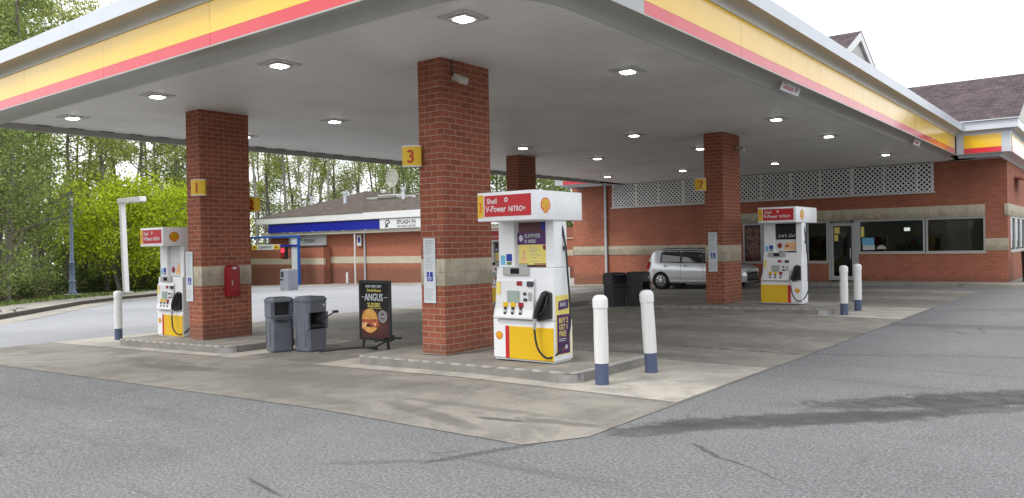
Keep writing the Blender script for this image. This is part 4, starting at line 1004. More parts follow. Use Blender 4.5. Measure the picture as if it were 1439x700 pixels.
s = MB(); s.box(-8.44, -4.10, YS-.035, YS+.1, 1.12, 1.165, .005); s.box(-13.12, -9.58, YS-.035, YS+.1, .76, .80, .005); s.box(W1-.1, W1+.03, 33.62, 38.6, 1.12, 1.165); build(s, 'brick_sill', 'stone', st, True)
# windows
def window(x0, x1, z0, z1, name='window', f=.06):
    a = MB(); y0, y1 = YS+.015, YS+.11
    a.box(x0, x0+f, y0, y1, z0, z1); a.box(x1-f, x1, y0, y1, z0, z1); a.box(x0+f, x1-f, y0, y1, z1-f, z1); a.box(x0+f, x1-f, y0, y1, z0, z0+f)
    w = build(a, name, 'alu', st, True)
    g = MB(); g.box(x0+f, x1-f, YS+.06, YS+.07, z0+f, z1-f); build(g, 'pane', 'glass', w, True); return w
window(-8.44, -6.10, 1.167, 2.45); window(-6.06, -4.14, 1.167, 2.45)
window(-13.12, -12.30, .802, 2.45); window(-12.28, -11.40, .802, 2.45); window(-11.38, -10.45, .802, 2.45); window(-10.43, -9.60, .802, 2.45)
# door with transom
a = MB(); y0, y1 = YS+.01, YS+.13
a.box(-9.58, -9.50, y0, y1, .09, 2.45); a.box(-8.60, -8.44, y0, y1, .09, 2.45); a.box(-9.50, -8.60, y0, y1, 2.36, 2.45); dr = build(a, 'door_frame', 'alu', st, True)
a = MB(); a.box(-9.49, -9.40, YS+.03, YS+.09, .10, 2.34); a.box(-8.70, -8.61, YS+.03, YS+.09, .10, 2.34); a.box(-9.40, -8.70, YS+.03, YS+.09, 2.25, 2.34); a.box(-9.40, -8.70, YS+.03, YS+.09, .10, .26); d = build(a, 'door', 'alu', st, True)
a = MB(); a.box(-9.40, -8.70, YS+.055, YS+.065, .26, 2.25); build(a, 'pane', 'glass', d, True)
a = MB(); a.tube([(-8.74, YS+.03, .95), (-8.74, YS-.03, .97), (-8.74, YS-.03, 1.35), (-8.74, YS+.03, 1.37)], .016, 8); build(a, 'handle', 'steel', d, True, smooth=True)
a = MB(); a.box(-9.50, -8.60, YS-.02, YS+.01, 2.38, 2.45); sg = build(a, 'door_header', 'dark', st, True)
a = MB(); a.text('PUSH TO OPEN DOOR', .055, (-9.05, YS-.022, 2.395), *FX, .0, 'CENTER', .006, 1.1); build(a, 'header_lettering', 'paper', sg, True)
# posters and stickers
def decal(name, x0, x1, z0, z1, m, y=YS+.05, par=st):
    a = MB(); a.rect(x0, x1, z0, z1, (0, y, 0), *FX, .004); return build(a, name, m, par, True)
p = decal('window_poster', -13.04, -12.40, .88, 2.34, 'brownprint')
a = MB(); rb = random.Random(9)
for i in range(46):
    cx, cz, r = rb.uniform(-12.97, -12.47), rb.uniform(1.05, 2.2), rb.uniform(.05, .12); a.flat([(cx+r*math.cos(R(k*40))*rb.uniform(.6, 1.1), cz+r*math.sin(R(k*40))*rb.uniform(.6, 1.1)) for k in range(9)], (0, YS+.044, 0), *FX, .001, i*.0001)
build(a, 'poster_food', 'brownfood', p, True)
decal('window_sticker', -8.30, -7.86, 1.29, 1.48, 'paper'); decal('window_sticker', -8.32, -7.88, 1.49, 1.76, 'cyan'); decal('window_sticker', -8.36, -8.24, 1.8, 2.2, 'paleyellow'); decal('window_sticker', -9.36, -9.16, 1.95, 2.2, 'paleyellow'); decal('window_sticker', -9.36, -9.22, 1.65, 1.9, 'paleyellow')
a = MB(); a.flat([(-7.62+.17*math.cos(R(i*18)), 1.32+.15*math.sin(R(i*18))) for i in range(11)], (0, YS+.05, 0), *FX, .003); build(a, 'window_sticker', 'cream', st, True)
# side window (east wall)
for y0_, y1_ in ((33.64, 35.2), (35.24, 36.9), (36.94, 38.58)):
    a = MB(); f = .06; x0, x1 = W1-.11, W1-.015
    a.box(x0, x1, y0_, y0_+f, 1.167, 2.45); a.box(x0, x1, y1_-f, y1_, 1.167, 2.45); a.box(x0, x1, y0_+f, y1_-f, 2.39, 2.45); a.box(x0, x1, y0_+f, y1_-f, 1.167, 1.227); w = build(a, 'window', 'alu', st, True)
    g = MB(); g.box(W1-.07, W1-.06, y0_+f, y1_-f, 1.227, 2.39); build(g, 'pane', 'glass', w, True)
    a = MB(); a.rect(y0_+.25, y0_+.8, 1.3, 2.3, (W1-.05, 0, 0), *FY, .004); build(a, 'window_poster', 'paper', w, True)
# lattice gallery
a = MB(); lx0, lx1, lz0, lz1 = -19.5, -5.77, 3.44, 4.50
def strips(sl, yy):
    step = .18; wd = .048; n = int((lx1-lx0+(lz1-lz0))/step)+2
    for i in range(n):
        xs = lx0-(lz1-lz0 if sl > 0 else 0)+i*step
        # line x = xs + sl*(z-lz0)
        pts = []
        za, zb_ = lz0, lz1
        if sl > 0: za = max(lz0, lz0+(lx0-xs)); zb_ = min(lz1, lz0+(lx1-xs))
        else: za = max(lz0, lz0+(xs-lx1)); zb_ = min(lz1, lz0+(xs-lx0))
        if zb_-za < .03: continue
        h = wd*.707
        P = [(xs+sl*(za-lz0)-h, za), (xs+sl*(za-lz0)+h, za), (xs+sl*(zb_-lz0)+h, zb_), (xs+sl*(zb_-lz0)-h, zb_)]
        a.prism(P, 'y', yy, yy+.006)
strips(1, YS-.035); strips(-1, YS-.027)
build(a, 'lattice', 'lattice', st, True)
a = MB()
for x in (-19.5, -17.1, -14.7, -12.3, -9.9, -7.5, -6.35, -5.83): a.box(x, x+.06, YS-.05, YS-.036, lz0, lz1)
for x in (-18.3, -15.9, -13.5, -11.1, -8.7): a.box(x, x+.10, YS-.019, YS, lz0, lz1)
build(a, 'lattice_posts', 'lattice', st, True)
a = MB(); a.box(lx0-.05, lx1+.05, YS-.13, YS+.2, 3.382, 3.438, .006); build(a, 'lattice_ledge', 'white', st, True)
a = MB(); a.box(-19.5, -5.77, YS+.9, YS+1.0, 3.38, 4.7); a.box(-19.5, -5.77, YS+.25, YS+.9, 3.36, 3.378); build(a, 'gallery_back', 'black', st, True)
# downspout
a = MB(); a.tube([(-19.86, YS-.10, 4.50), (-19.86, YS-.10, .10)], .065, 10); a.box(-19.95, -19.77, YS-.04, YS, 3.0, 3.05); a.box(-19.95, -19.77, YS-.04, YS, 1.4, 1.45); build(a, 'downspout', 'white_metal', st, True, smooth=True)
# interior
a = MB(); a.box(W0+T, W1-T, YS+T, 46, -.02, .09); a.box(W0+T, W1-T, YS+T, 46, 3.0, 3.05); build(a, 'interior_floor', 'dark', st, True)
a = MB(); a.box(W0+T, W1-T, 40.4, 40.5, .1, 3.0); build(a, 'interior_wall', 'cream', st, True)
for x, y in ((-15, 35), (-11, 35.5), (-7.2, 36.5), (-5.0, 35.0), (-11, 38.5), (-6.5, 39)):
    a = MB(); a.box(x-.6, x+.6, y-.15, y+.15, 2.94, 2.99); build(a, 'added_interior_lamp', 'addedlamp', st, True)  # unseen ceiling panels, added to brighten the dark interior
# store eaves: same fascia profile as the canopy
def eave(P, stripes):
    c = MB(); sweep(c, P, [(-1.0, 5.56), (.25, 5.53), (.25, 5.25), (.13, 5.25), (.06, 5.215), (.015, 5.165), (.012, 4.50), (-.10, 4.497), (-.24, 4.476), (-.33, 4.40), (-.38, 4.40), (-.385, 4.50), (-2.2, 4.50)])
    build(c, 'eave_cornice', 'white_metal', st, True, smooth=True)
    for p, q, ya, yb in stripes:
        for nm, z0, z1, m_ in (('fascia_panel', 4.683, 5.11, 'yellow'), ('fascia_stripe', 4.512, 4.68, 'red')):
            a = MB(); d = (Vector(q)-Vector(p)).normalized(); n_ = Vector((d.y, -d.x)); A = Vector(p)+d*ya; B = Vector(q)-d*yb
            Q = [A+n_*.013, B+n_*.013, B+n_*.03, A+n_*.03]; a.prism([(v.x, v.y) for v in Q], 'z', z0, z1); build(a, nm, m_, st, True)
eave([(-4.64, 30.4), (-3.1, 30.4), (-3.1, 46.5)], [((-4.64, 30.4), (-3.1, 30.4), .22, .24), ((-3.1, 30.4), (-3.1, 46), .3, .3)])
eave([(-21.5, 46.5), (-21.5, 30.9), (-19.12, 30.9)], [((-21.5, 30.9), (-19.12, 30.9), .45, .1), ((-21.5, 46.5), (-21.5, 30.9), .3, .5)])
# roofs
def roof(name, quad_pts, m='shingle'):
    a = MB(); a.add(quad_pts, [tuple(range(len(quad_pts)))]); return build(a, name, m, st, True)
e0, r0 = (30.12, 5.535), (36.2, 7.97)
a = MB(); a.add([(-21.8, e0[0], e0[1]), (-2.82, e0[0], e0[1]), (-2.82, r0[0], r0[1]), (-21.8, r0[0], r0[1]), (-21.8, 42.3, e0[1]), (-2.82, 42.3, e0[1])], [(0, 1, 2, 3), (3, 2, 5, 4)]); build(a, 'roof', 'shingle', st, True)
a = MB(); a.add([(-2.85, e0[0]+.1, e0[1]-.02), (-2.85, 42.2, e0[1]-.02), (-2.85, r0[0], r0[1]-.03)], [(0, 1, 2)]); build(a, 'gable_end', 'cream', st, True)
a = MB()
for i in range(1): a.box(-4.6, -2.80, 30.06, 30.13, 5.53, 5.56)
build(a, 'drip_edge', 'white_metal', st, True)
# raised gable, its end looking east
gx, gy, gzz, hw, pt = -9.17, 36.2, 10.66, 4.0, .515
a = MB(); a.add([(gx+.12, gy-hw, gzz-hw*pt), (gx+.12, gy, gzz), (-19, gy, gzz), (-19, gy-hw, gzz-hw*pt), (gx+.12, gy+hw, gzz-hw*pt), (-19, gy+hw, gzz-hw*pt)], [(0, 1, 2, 3), (1, 4, 5, 2)]); build(a, 'gable_roof', 'shingle', st, True)
a = MB(); a.add([(gx-.02, gy-hw, gzz-hw*pt-.1), (gx-.02, gy+hw, gzz-hw*pt-.1), (gx-.02, gy, gzz-.1)], [(0, 1, 2)]); a.box(-18.9, gx-.03, gy-hw+.4, gy+hw-.4, 7, gzz-hw*pt); build(a, 'gable_wall', 'grey_trim', st, True)
a = MB()
for s_ in (-1, 1):
    P = [(gy, gzz-.03), (gy+s_*hw, gzz-.03-hw*pt), (gy+s_*hw, gzz-.38-hw*pt), (gy, gzz-.40)]
    a.prism(P, 'x', gx, gx+.10)
build(a, 'rake_boards', 'white', st, True)
a = MB(); a.lathe([(.16, -.02), (.20, .0), (.20, .05), (.16, .05)], (gx, 34.85, 9.45), 18, 'x'); build(a, 'gable_ring', 'dark', st, True)
# red curved awning bracket on the east wall
t = thing('awning', 'small brownish red curved awning high on the east wall of the store', 'awning', (-3.44, 36.5, 3.6))
a = MB(); P = [(-3.44, 3.95)]+[(-3.44+.42*math.sin(R(k*9)), 3.60+.35*math.cos(R(k*9))) for k in range(11)]
Q = P+[(p[0]-.04, p[1]-.05) for p in P[::-1][:-1]]+[(-3.44, 3.90)]
a.prism(Q, 'y', 34.9, 36.4); build(a, 'awning_shell', 'brick_store', t, True)

# things inside the store
def shelf(x, y, label, w=1.6, seed=1, rows=4):
    t = thing('shelf_unit', label, 'shelf', (x, y, .09), group='shelves behind the store windows')
    a = MB(); a.box(-w/2, w/2, .38, .42, 0, 1.75)
    for k in range(rows): a.box(-w/2, w/2, 0, .38, .10+k*.42, .13+k*.42)
    a.box(-w/2-.02, -w/2, 0, .42, 0, 1.75); a.box(w/2, w/2+.02, 0, .42, 0, 1.75); build(a, 'rack', 'cream', t)
    q = random.Random(seed); cols = ['redbox', 'bun', 'orange', 'paper', 'cyan', 'cheese', 'paleyellow', 'bacon']; mbs = {}
    for k in range(rows):
        xx = -w/2+.03
        while xx < w/2-.12:
            ww = q.uniform(.07, .16); c = q.choice(cols); m_ = mbs.setdefault(c, MB()); m_.box(xx, xx+ww-.012, .04, .3, .131+k*.42, .131+k*.42+q.uniform(.15, .33)); xx += ww
    allm = MB(); names = list(mbs)
    for i, c in enumerate(names): 
        allm.m = i; allm.add(mbs[c].v, mbs[c].f)
    g = build(allm, 'packed_goods', names, t); g['kind'] = 'stuff'
    return t
shelf(-10.2, 34.3, 'snack shelf seen through the window left of the store door', 1.7, 3)
shelf(-9.0, 36.5, 'shelf seen through the glass of the store door', 1.4, 5)
shelf(-6.7, 35.6, 'low shelf behind the left large store window', 1.2, 6)
shelf(-12.2, 34.6, 'shelf inside the store near the food poster', 1.4, 8)
t = thing('sales_counter', 'dark sales counter inside the store behind the large windows', 'counter', (-7.6, 34.6, .09))
a = MB(); a.box(-1.1, .9, 0, .6, 0, 1.0); build(a, 'counter_body', 'brownprint', t); a = MB(); a.box(-1.15, .95, -.05, .65, 1.001, 1.04, .005); build(a, 'counter_top', 'cream', t)
a = MB(); a.box(.1, .45, .15, .45, 1.05, 1.38, .02); build(a, 'register', 'grey_trim', t)
t = thing('wall_lamp', 'small lit lamp glowing inside the left large store window', 'lamp', (-7.35, 36.0, 2.0)); a = MB(); a.box(-.06, .06, 0, .08, .0, .16, .02); build(a, 'lamp_body', 'grey_trim', t); a = MB(); a.box(-.11, .11, -.03, -.001, .02, .16); build(a, 'lit_face', mat('lit_sign', (1, 1, 1), .4, emis=((1, .98, .92), 1.5)), t)
# bin by the east wall
t = thing('litter_bin', 'black slatted litter bin standing at the right corner of the store', 'bin', (-2.75, 33.5, .10))
a = MB(); a.lathe([(.30, .05), (.34, 1.0)], (0, 0, 0), 24); build(a, 'liner', 'black', t)
a = MB()
for i in range(24):
    an = R(i*15); c_, s_ = math.cos(an), math.sin(an)
    a.add([(c_*.33-s_*.03, s_*.33+c_*.03, 0), (c_*.33+s_*.03, s_*.33-c_*.03, 0), (c_*.37+s_*.03, s_*.37-c_*.03, 1.02), (c_*.37-s_*.03, s_*.37+c_*.03, 1.02)], [(0, 1, 2, 3)])
    a.add([(c_*.345-s_*.03, s_*.345+c_*.03, 0), (c_*.345+s_*.03, s_*.345-c_*.03, 0), (c_*.385+s_*.03, s_*.385-c_*.03, 1.02), (c_*.385-s_*.03, s_*.385+c_*.03, 1.02)], [(0, 1, 2, 3)])
build(a, 'slats', 'dark', t)
a = MB(); a.lathe([(.39, 1.0), (.41, 1.03), (.40, 1.07), (.22, 1.14), (.20, 1.14), (.20, 1.06)], (0, 0, 0), 24); build(a, 'lid', 'black', t, smooth=True)
# low brick wall beyond the store's left end and a marker
t = thing('garden_wall', 'low red brick wall with stone band beyond the left end of the store', 'wall', (-32, 45, gz(-32)))
a = MB(); a.box(-36, -28.6, 45, 45.3, -.9, .95); a.box(-36, -28.6, 45, 45.3, 1.35, 2.1); build(a, 'brickwork', 'brick_wash', t, True); a = MB(); a.box(-36.02, -28.58, 44.97, 45.2, .95, 1.35); build(a, 'stone_band', 'stone', t, True); a = MB(); a.box(-36.05, -28.55, 44.92, 45.38, 2.1, 2.18); build(a, 'coping', 'stone', t, True)
t = thing('marker_post', 'short white marker post beside the left corner of the store', 'post', (-26.5, 38.8, gz(-26.5)))
a = MB(); a.lathe([(.13, 0), (.13, .9), (.10, 1.25), (0, 1.55)], (0, 0, 0), 14); build(a, 'post_body', 'white_plastic', t, smooth=True); a = MB(); a.lathe([(.135, 0), (.135, .5)], (0, 0, 0), 14); build(a, 'base_sleeve', 'dark', t)

# ------------------------------------------------------------------ silver car
cx0, cy0 = -13.88, 30.37; cz0 = gz(-14)+.004
car = thing('parked_car', 'silver boxy hatchback parked before the store, half hidden by the column numbered 7', 'car', (cx0, cy0, cz0))
def ip(x, tb):
    for (a0, b0), (a1, b1) in zip(tb, tb[1:]):
        if x <= a1: return b0+(b1-b0)*max(0, (x-a0))/(a1-a0)
    return tb[-1][1]
TOP = [(-2.13, .60), (-2.10, .98), (-2.03, 1.20), (-1.90, 1.48), (-1.80, 1.58), (-1.6, 1.625), (-.8, 1.645), (.1, 1.635), (.55, 1.57), (.75, 1.47), (1.30, 1.08), (1.6, 1.00), (1.95, .86), (2.07, .70), (2.12, .55)]
HW = [(-2.13, .70), (-2.05, .80), (-1.85, .865), (-1.5, .88), (1.2, .88), (1.7, .855), (1.95, .78), (2.12, .62)]
BELT = [(-2.13, .58), (-2.05, .90), (-1.9, 1.06), (1.2, 1.00), (1.5, .93), (1.95, .80), (2.12, .52)]
def section(x):
    t_, w, b_ = ip(x, TOP), ip(x, HW), ip(x, BELT); b_ = min(b_, t_-.03); gh = max(0, (t_-b_-.03)/.6)
    bot = .24 if abs(x) < 1.95 else .30
    return [(w*.90, bot), (w*.985, bot+.10), (w, bot+.25), (w*1.0, (bot+b_)/2+.08), (w*.985, b_-.04), (w*.955, b_), (w*(.955-.10*gh), b_+(t_-b_)*.80), (w*(.93-.14*gh), t_-.055*max(.3, gh)), (w*(.80-.1*gh), t_-.015), (w*.4, t_), (0, t_+.004)]
xs = [-2.13, -2.10, -2.03, -1.96, -1.90, -1.80, -1.7, -1.6, -1.45, -1.3, -1.15, -1.0, -.8, -.5, -.2, .1, .35, .55, .65, .75, .9, 1.1, 1.3, 1.45, 1.6, 1.8, 1.95, 2.02, 2.07, 2.12]
a = MB(); vs = []; n = 21
for x in xs:
    S = section(x); ring = [(x, -p[0], p[1]) for p in S]+[(x, p[0], p[1]) for p in S[::-1][1:]]; vs += ring
fs = []
for i in range(len(xs)-1):
    for j in range(n-1): fs.append((i*n+j, (i+1)*n+j, (i+1)*n+j+1, i*n+j+1))
    fs.append((i*n+n-1, (i+1)*n+n-1, (i+1)*n, i*n))
fs.append(tuple(range(n))[::-1] if False else tuple(range(n))); fs.append(tuple(range((len(xs)-1)*n, len(xs)*n))[::-1])
a.add(vs, fs)
body = build(a, 'body', 'silver', car)
bmx = bmesh.new(); bmx.from_mesh(body.data); bmesh.ops.recalc_face_normals(bmx, faces=bmx.faces); bmx.to_mesh(body.data); bmx.free()
WX = (-1.45, 1.15); WR = .325
# cut the wheel arches out of the body
cut = MB()
for wx in WX: cut.lathe([(.0, -1.1), (WR+.055, -1.1), (WR+.055, -.56), (0, -.56)], (wx, 0, WR), 28, 'y'); cut.lathe([(0, .56), (WR+.055, .56), (WR+.055, 1.1), (0, 1.1)], (wx, 0, WR), 28, 'y')
co = build(cut, 'cutter', 'black', car)
bmx = bmesh.new(); bmx.from_mesh(co.data); bmesh.ops.recalc_face_normals(bmx, faces=bmx.faces); bmx.to_mesh(co.data); bmx.free()
md = body.modifiers.new('b', 'BOOLEAN'); md.operation = 'DIFFERENCE'; md.object = co; md.solver = 'EXACT'
bpy.context.view_layer.update()
nm = bpy.data.meshes.new_from_object(body.evaluated_get(bpy.context.evaluated_depsgraph_get()))
body.modifiers.clear(); body.data = nm; bpy.data.objects.remove(co); nm.name = 'body'; nm.shade_smooth(); nm.set_sharp_from_angle(angle=R(32))
def surf(x, t, s, off=.006):
    S = section(x); k0, k1 = 5, 7       # belt..roof side
    u = t*2; i = min(int(u), 1); f = u-i; p, q = S[k0+i], S[k0+i+1]
    return (x, s*(p[0]+(q[0]-p[0])*f+off), p[1]+(q[1]-p[1])*f)
def sidewin(name, xa0, xa1, xb0, xb1, s, m='carglass', off=.006, t0=.06, t1=.86):
    a = MB(); nx, nt_ = 8, 4; vs = []
    for k in range(nt_+1):
        t_ = k/nt_
        for i in range(nx+1):
            x = (xa0+(xa1-xa0)*t_)*(1-i/nx)+(xb0+(xb1-xb0)*t_)*(i/nx); vs.append(surf(x, t0+(t1-t0)*t_, s, off))
    fs = []
    for k in range(nt_):
        for i in range(nx):
            q = (k*(nx+1)+i, k*(nx+1)+i+1, (k+1)*(nx+1)+i+1, (k+1)*(nx+1)+i); fs.append(q if s < 0 else q[::-1])
    a.add(vs, fs); return build(a, name, m, car, smooth=True)
for s in (-1, 1):
    sidewin('window_surround', -1.50, -1.38, .98, .62, s, 'black', .004, .02, .90)
    sidewin('side_window', -1.43, -1.30, -.60, -.60, s); sidewin('side_window', -.50, -.50, .36, .36, s); sidewin('side_window', .44, .44, .90, .58, s)
    a = MB()
    for x in (-.55, .42): a.box(x-.004, x+.004, s*.878, s*.884, .38, 1.02)
    a.box(-1.05, .42, s*.876, s*.883, .355, .362); build(a, 'door_gap', 'black', car)
    a = MB(); a.box(-1.0, 1.0, s*.868, s*.892, .30, .37, .008); build(a, 'sill_trim', 'silver', car)
    for x in (-1.20, -.30):
        a = MB(); a.tube([(x-.09, s*.88, .93), (x-.05, s*.905, .935), (x+.05, s*.905, .935), (x+.09, s*.88, .93)], .014, 6); build(a, 'door_handle', 'silver', car, smooth=True)
        a = MB(); a.lathe([(.045, 0), (.045, .004)], (x-.06, s*.872 if s > 0 else s*.876, .932), 14, 'y'); build(a, 'handle_recess', 'dark', car)
    a = MB(); a.prism([(-2.125, .82), (-2.02, .82), (-1.965, 1.10), (-2.045, 1.10)], 'y', s*.70, s*.845, .01); build(a, 'tail_lamp', 'tail', car)
    a = MB(); a.prism([(1.72, .74), (2.04, .66), (2.02, .78), (1.80, .90)], 'y', s*.60, s*.845, .01); build(a, 'headlight', 'lens', car)
    a = MB(); a.box(.78, .92, s*.92, s*1.06, 1.02, 1.15, .03); a.box(.84, .90, s*.86, s*.93, 1.02, 1.06); build(a, 'mirror', 'silver', car)
a = MB(); a.box(2.085, 2.115, -.5, .5, .56, .68, .005); a.box(2.09, 2.13, -.6, .6, .32, .46, .005); build(a, 'grille', 'black', car)
a = MB(); a.box(-2.16, -2.10, -.72, .72, .34, .52, .015); build(a, 'rear_bumper', 'silver', car)
a = MB(); a.tube([(-1.25, -.25, 1.64), (-1.55, -.25, 1.84)], .006, 5); build(a, 'aerial', 'black', car)
a = MB(); a.box(-1.35, .4, -.63, -.58, 1.628, 1.66, .01); build(a, 'roof_rail', 'dark', car)
# windscreen
a = MB(); vs = []
for k in range(5):
    x = .62+(1.24-.62)*k/4
    for i in range(9): w = (section(x)[8][0]*.98)*(i/4-1); vs.append((x+.012, w, ip(x, TOP)+.010-.03*abs(i/4-1)**3))
a.add(vs, [(k*9+i, (k+1)*9+i, (k+1)*9+i+1, k*9+i+1) for k in range(4) for i in range(8)]); build(a, 'windscreen', 'carglass', car, smooth=True)
for wx in WX:
    for s in (-1, 1):
        cyl = (wx, s*.77, WR)
        w_ = bpy.data.objects.new('wheel', None); C.objects.link(w_); w_.parent = car; w_.location = (wx, s*.775, WR)
        bpy.data.objects.remove(w_)
        a = MB(); a.lathe([(.20, -.10), (.27, -.10), (.305, -.09), (WR, -.06), (WR, .06), (.305, .09), (.27, .10), (.20, .10), (.20, -.10)], cyl, 32, 'y'); ty = build(a, 'wheel', 'tyre', car, smooth=True)
        a = MB(); yo = s*(.77+.085)
        a.lathe([(0, .0), (.205, .0), (.215, .012), (.205, .02), (0, .028)] if s > 0 else [(0, -.028), (.205, -.02), (.215, -.012), (.205, .0), (0, .0)], (wx, yo, WR), 28, 'y'); rm = build(a, 'rim', 'rim', ty, smooth=True)
        a = MB()
        for k in range(7):
            an = 2*math.pi*k/7+.2; Pp = [(.085, -.30), (.175, -.27), (.19, 0), (.175, .27), (.085, .30)]
            U, V = ((1, 0, 0), (0, 0, 1)) if s < 0 else ((-1, 0, 0), (0, 0, 1))
            a.flat([(r*math.cos(an+d_), r*math.sin(an+d_)) for r, d_ in Pp], (wx, yo+s*.0235, WR), U, V, .004)
        build(a, 'rim_openings', 'black', rm)
        a = MB(); a.lathe([(0, -.20), (WR+.05, -.20), (WR+.05, .08), (WR+.045, .08), (WR+.045, -.19), (0, -.19)] if s > 0 else [(0, .19), (WR+.045, .19), (WR+.045, -.08), (WR+.05, -.08), (WR+.05, .20), (0, .20)], (wx, s*.775, WR), 28, 'y'); build(a, 'wheel_well', 'black', car)

# ------------------------------------------------------------------ car wash
cw = thing('car_wash', 'brick car wash building with blue fascia and brown hipped roof in the distance', 'car wash', (-48, 41, gz(-48)))
a = MB(); a.box(-51.0, -32, 41, 41.3, -1.4, .55); a.box(-51.0, -32, 41, 41.3, 1.08, 2.95); a.box(-58.5, -55.6, 41, 41.3, -1.8, 2.95); a.box(-58.5, -58.2, 41.3, 56, -1.8, 2.95); a.box(-32.3, -32, 41.3, 56, -1.4, 2.95); build(a, 'brick_walls', 'brick_wash', cw, True)
a = MB(); a.box(-51.01, -32, 40.97, 41.2, .55, 1.08); build(a, 'stone_band', 'stone', cw, True)
a = MB(); a.box(-55.6, -51.0, 43.4, 43.5, -1.6, 2.95); build(a, 'bay_interior', 'dark', cw, True)
a = MB(); a.box(-58.3, -32, 40.25, 41.0, 2.86, 3.10, .01); build(a, 'eave_soffit', 'cream', cw, True)
a = MB(); a.box(-57.5, -43.75, 40.10, 40.24, 3.12, 3.83); build(a, 'blue_fascia', 'washblue', cw, True)
a = MB(); a.box(-59.0, -32, 39.95, 56, 3.86, 4.38, .02); build(a, 'roof_edge', 'white', cw, True)
sg = MB(); sg.box(-43.70, -32.5, 40.06, 40.24, 3.13, 3.82); sp = build(sg, 'fascia_sign', 'white_plastic', cw, True)
a = MB(); a.text('SPLASH IN', .42, (-41.9, 40.055, 3.42), *FX, .002, 'LEFT', .014, 1.0); a.text('CAR WASH CENTER', .20, (-41.9, 40.055, 3.19), *FX, .002, 'LEFT', .006, 1.05)
a.flat([(-42.85+.26*math.cos(R(i*15)), 3.50+.27*math.sin(R(i*15))) for i in range(20)]+[(-42.85+.19*math.cos(R(i*15)), 3.50+.20*math.sin(R(i*15))) for i in range(19, -1, -1)], (0, 40.055, 0), *FX, .004)
a.flat([(-43.2, 3.2), (-42.95, 3.22), (-42.75, 3.5), (-42.6, 3.62), (-42.9, 3.52), (-43.05, 3.3)], (0, 40.055, 0), *FX, .004)
build(a, 'sign_lettering', 'black', sp, True)
bx = MB(); bx.box(-55.7, -50.95, 40.86, 40.98, 2.02, 2.84); bs = build(bx, 'bay_sign', 'white_plastic', cw, True)
a = MB(); a.text('SPLASH', .42, (-53.7, 40.855, 2.25), *FX, .002, 'LEFT', .010, 1.0); a.flat([(-54.2+.22*math.cos(R(i*20)), 2.42+.22*math.sin(R(i*20))) for i in range(14)]+[(-54.2+.14*math.cos(R(i*20)), 2.42+.14*math.sin(R(i*20))) for i in range(13, -1, -1)], (0, 40.855, 0), *FX, .004); build(a, 'bay_lettering', 'black', bs, True)
# roof: hip towards us, ridge running back, and a lower wing to the right
zE = 4.38; hx0, hx1 = -59.1, -45.4; hxm = -52.3; zA = 6.62; yA = 46.2
a = MB(); a.add([(hx0, 39.9, zE), (hx1, 39.9, zE), (hxm, yA, zA), (hxm, 56, zA), (hx0, 56, zE), (hx1, 56, zE)], [(0, 1, 2), (0, 2, 3, 4), (1, 5, 3, 2)]); build(a, 'hip_roof', 'shingle2', cw, True)
a = MB(); a.add([(-49.5, 39.95, zE-.01), (-31.6, 39.95, zE-.01), (-34.5, 43.6, 5.55), (-52, 43.6, 5.55), (-52, 52, 4.4), (-31.6, 52, 4.4)], [(0, 1, 2, 3), (3, 2, 5, 4), (1, 5, 2)]); build(a, 'wing_roof', 'shingle2', cw, True)
for x, y, z, h in ((-55.6, 43.2, 5.3, .95), (-50.9, 42.9, 5.25, 1.15), (-44.7, 43.5, 5.3, 1.1)):
    a = MB(); a.lathe([(.24, -.35), (.15, -.2), (.13, -.1), (.13, h-.2), (.19, h-.2), (.19, h), (0, h+.02)], (x, y, z), 12); build(a, 'vent_pipe', 'white_metal', cw, True, smooth=True)
a = MB(); a.box(-50.6, -44.5, 44.3, 44.7, 5.6, 5.85, .05); a.box(-48.5, -46.2, 44.2, 44.9, 5.7, 6.0, .05); build(a, 'roof_equipment', 'steel', cw, True)
for x, y0_, y1_ in ((-46.75, 2.85, 4.55),):
    pass
a = MB(); a.tube([(-46.35, 40.9, 2.86), (-46.35, 40.9, -1.0)], .07, 8); build(a, 'downspout', 'white_metal', cw, True)
t = thing('satellite_dish', 'white mesh satellite dish on the car wash roof', 'satellite dish', (-47.1, 44.6, 5.7))
a = MB(); nn = []; rD = .72
for k in range(6):
    r = rD*(k+1)/6
    ring = [(r*math.cos(R(i*12)), -.0-.16*(1-(r/rD)**2)*-1, r*math.sin(R(i*12))) for i in range(31)]
    a.tube([Vector((p[0], p[1], p[2]+1.65)) for p in ring], .018, 4)
for i in range(16):
    an = R(i*22.5); a.tube([(rD*u*math.cos(an), .16*(1-u*u), rD*u*math.sin(an)+1.65) for u in (.05, .35, .7, 1)], .016, 4)
vs = [(0, .17, 1.65)]+[(rD*r*math.cos(R(i*15)), .17*(1-r*r)+.005, rD*r*math.sin(R(i*15))+1.65) for r in (.5, 1) for i in range(24)]
build(a, 'dish_ribs', 'cream', t)
m_ = MB(); m_.add(vs, [(0, 1+i, 1+(i+1) % 24) for i in range(24)]+[(1+i, 25+i, 25+(i+1) % 24, 1+(i+1) % 24) for i in range(24)]); build(m_, 'dish_mesh', mat('dish_mesh', (.62, .62, .62), .6, alpha=.4), t)
a = MB(); a.tube([(0, .2, 0), (0, .2, 1.5)], .07, 8); a.tube([(0, .2, 1.2), (0, -.5, 1.5)], .025, 6); a.box(-.06, .06, -.6, -.45, 1.44, 1.56); build(a, 'mast', 'grey_trim', t)
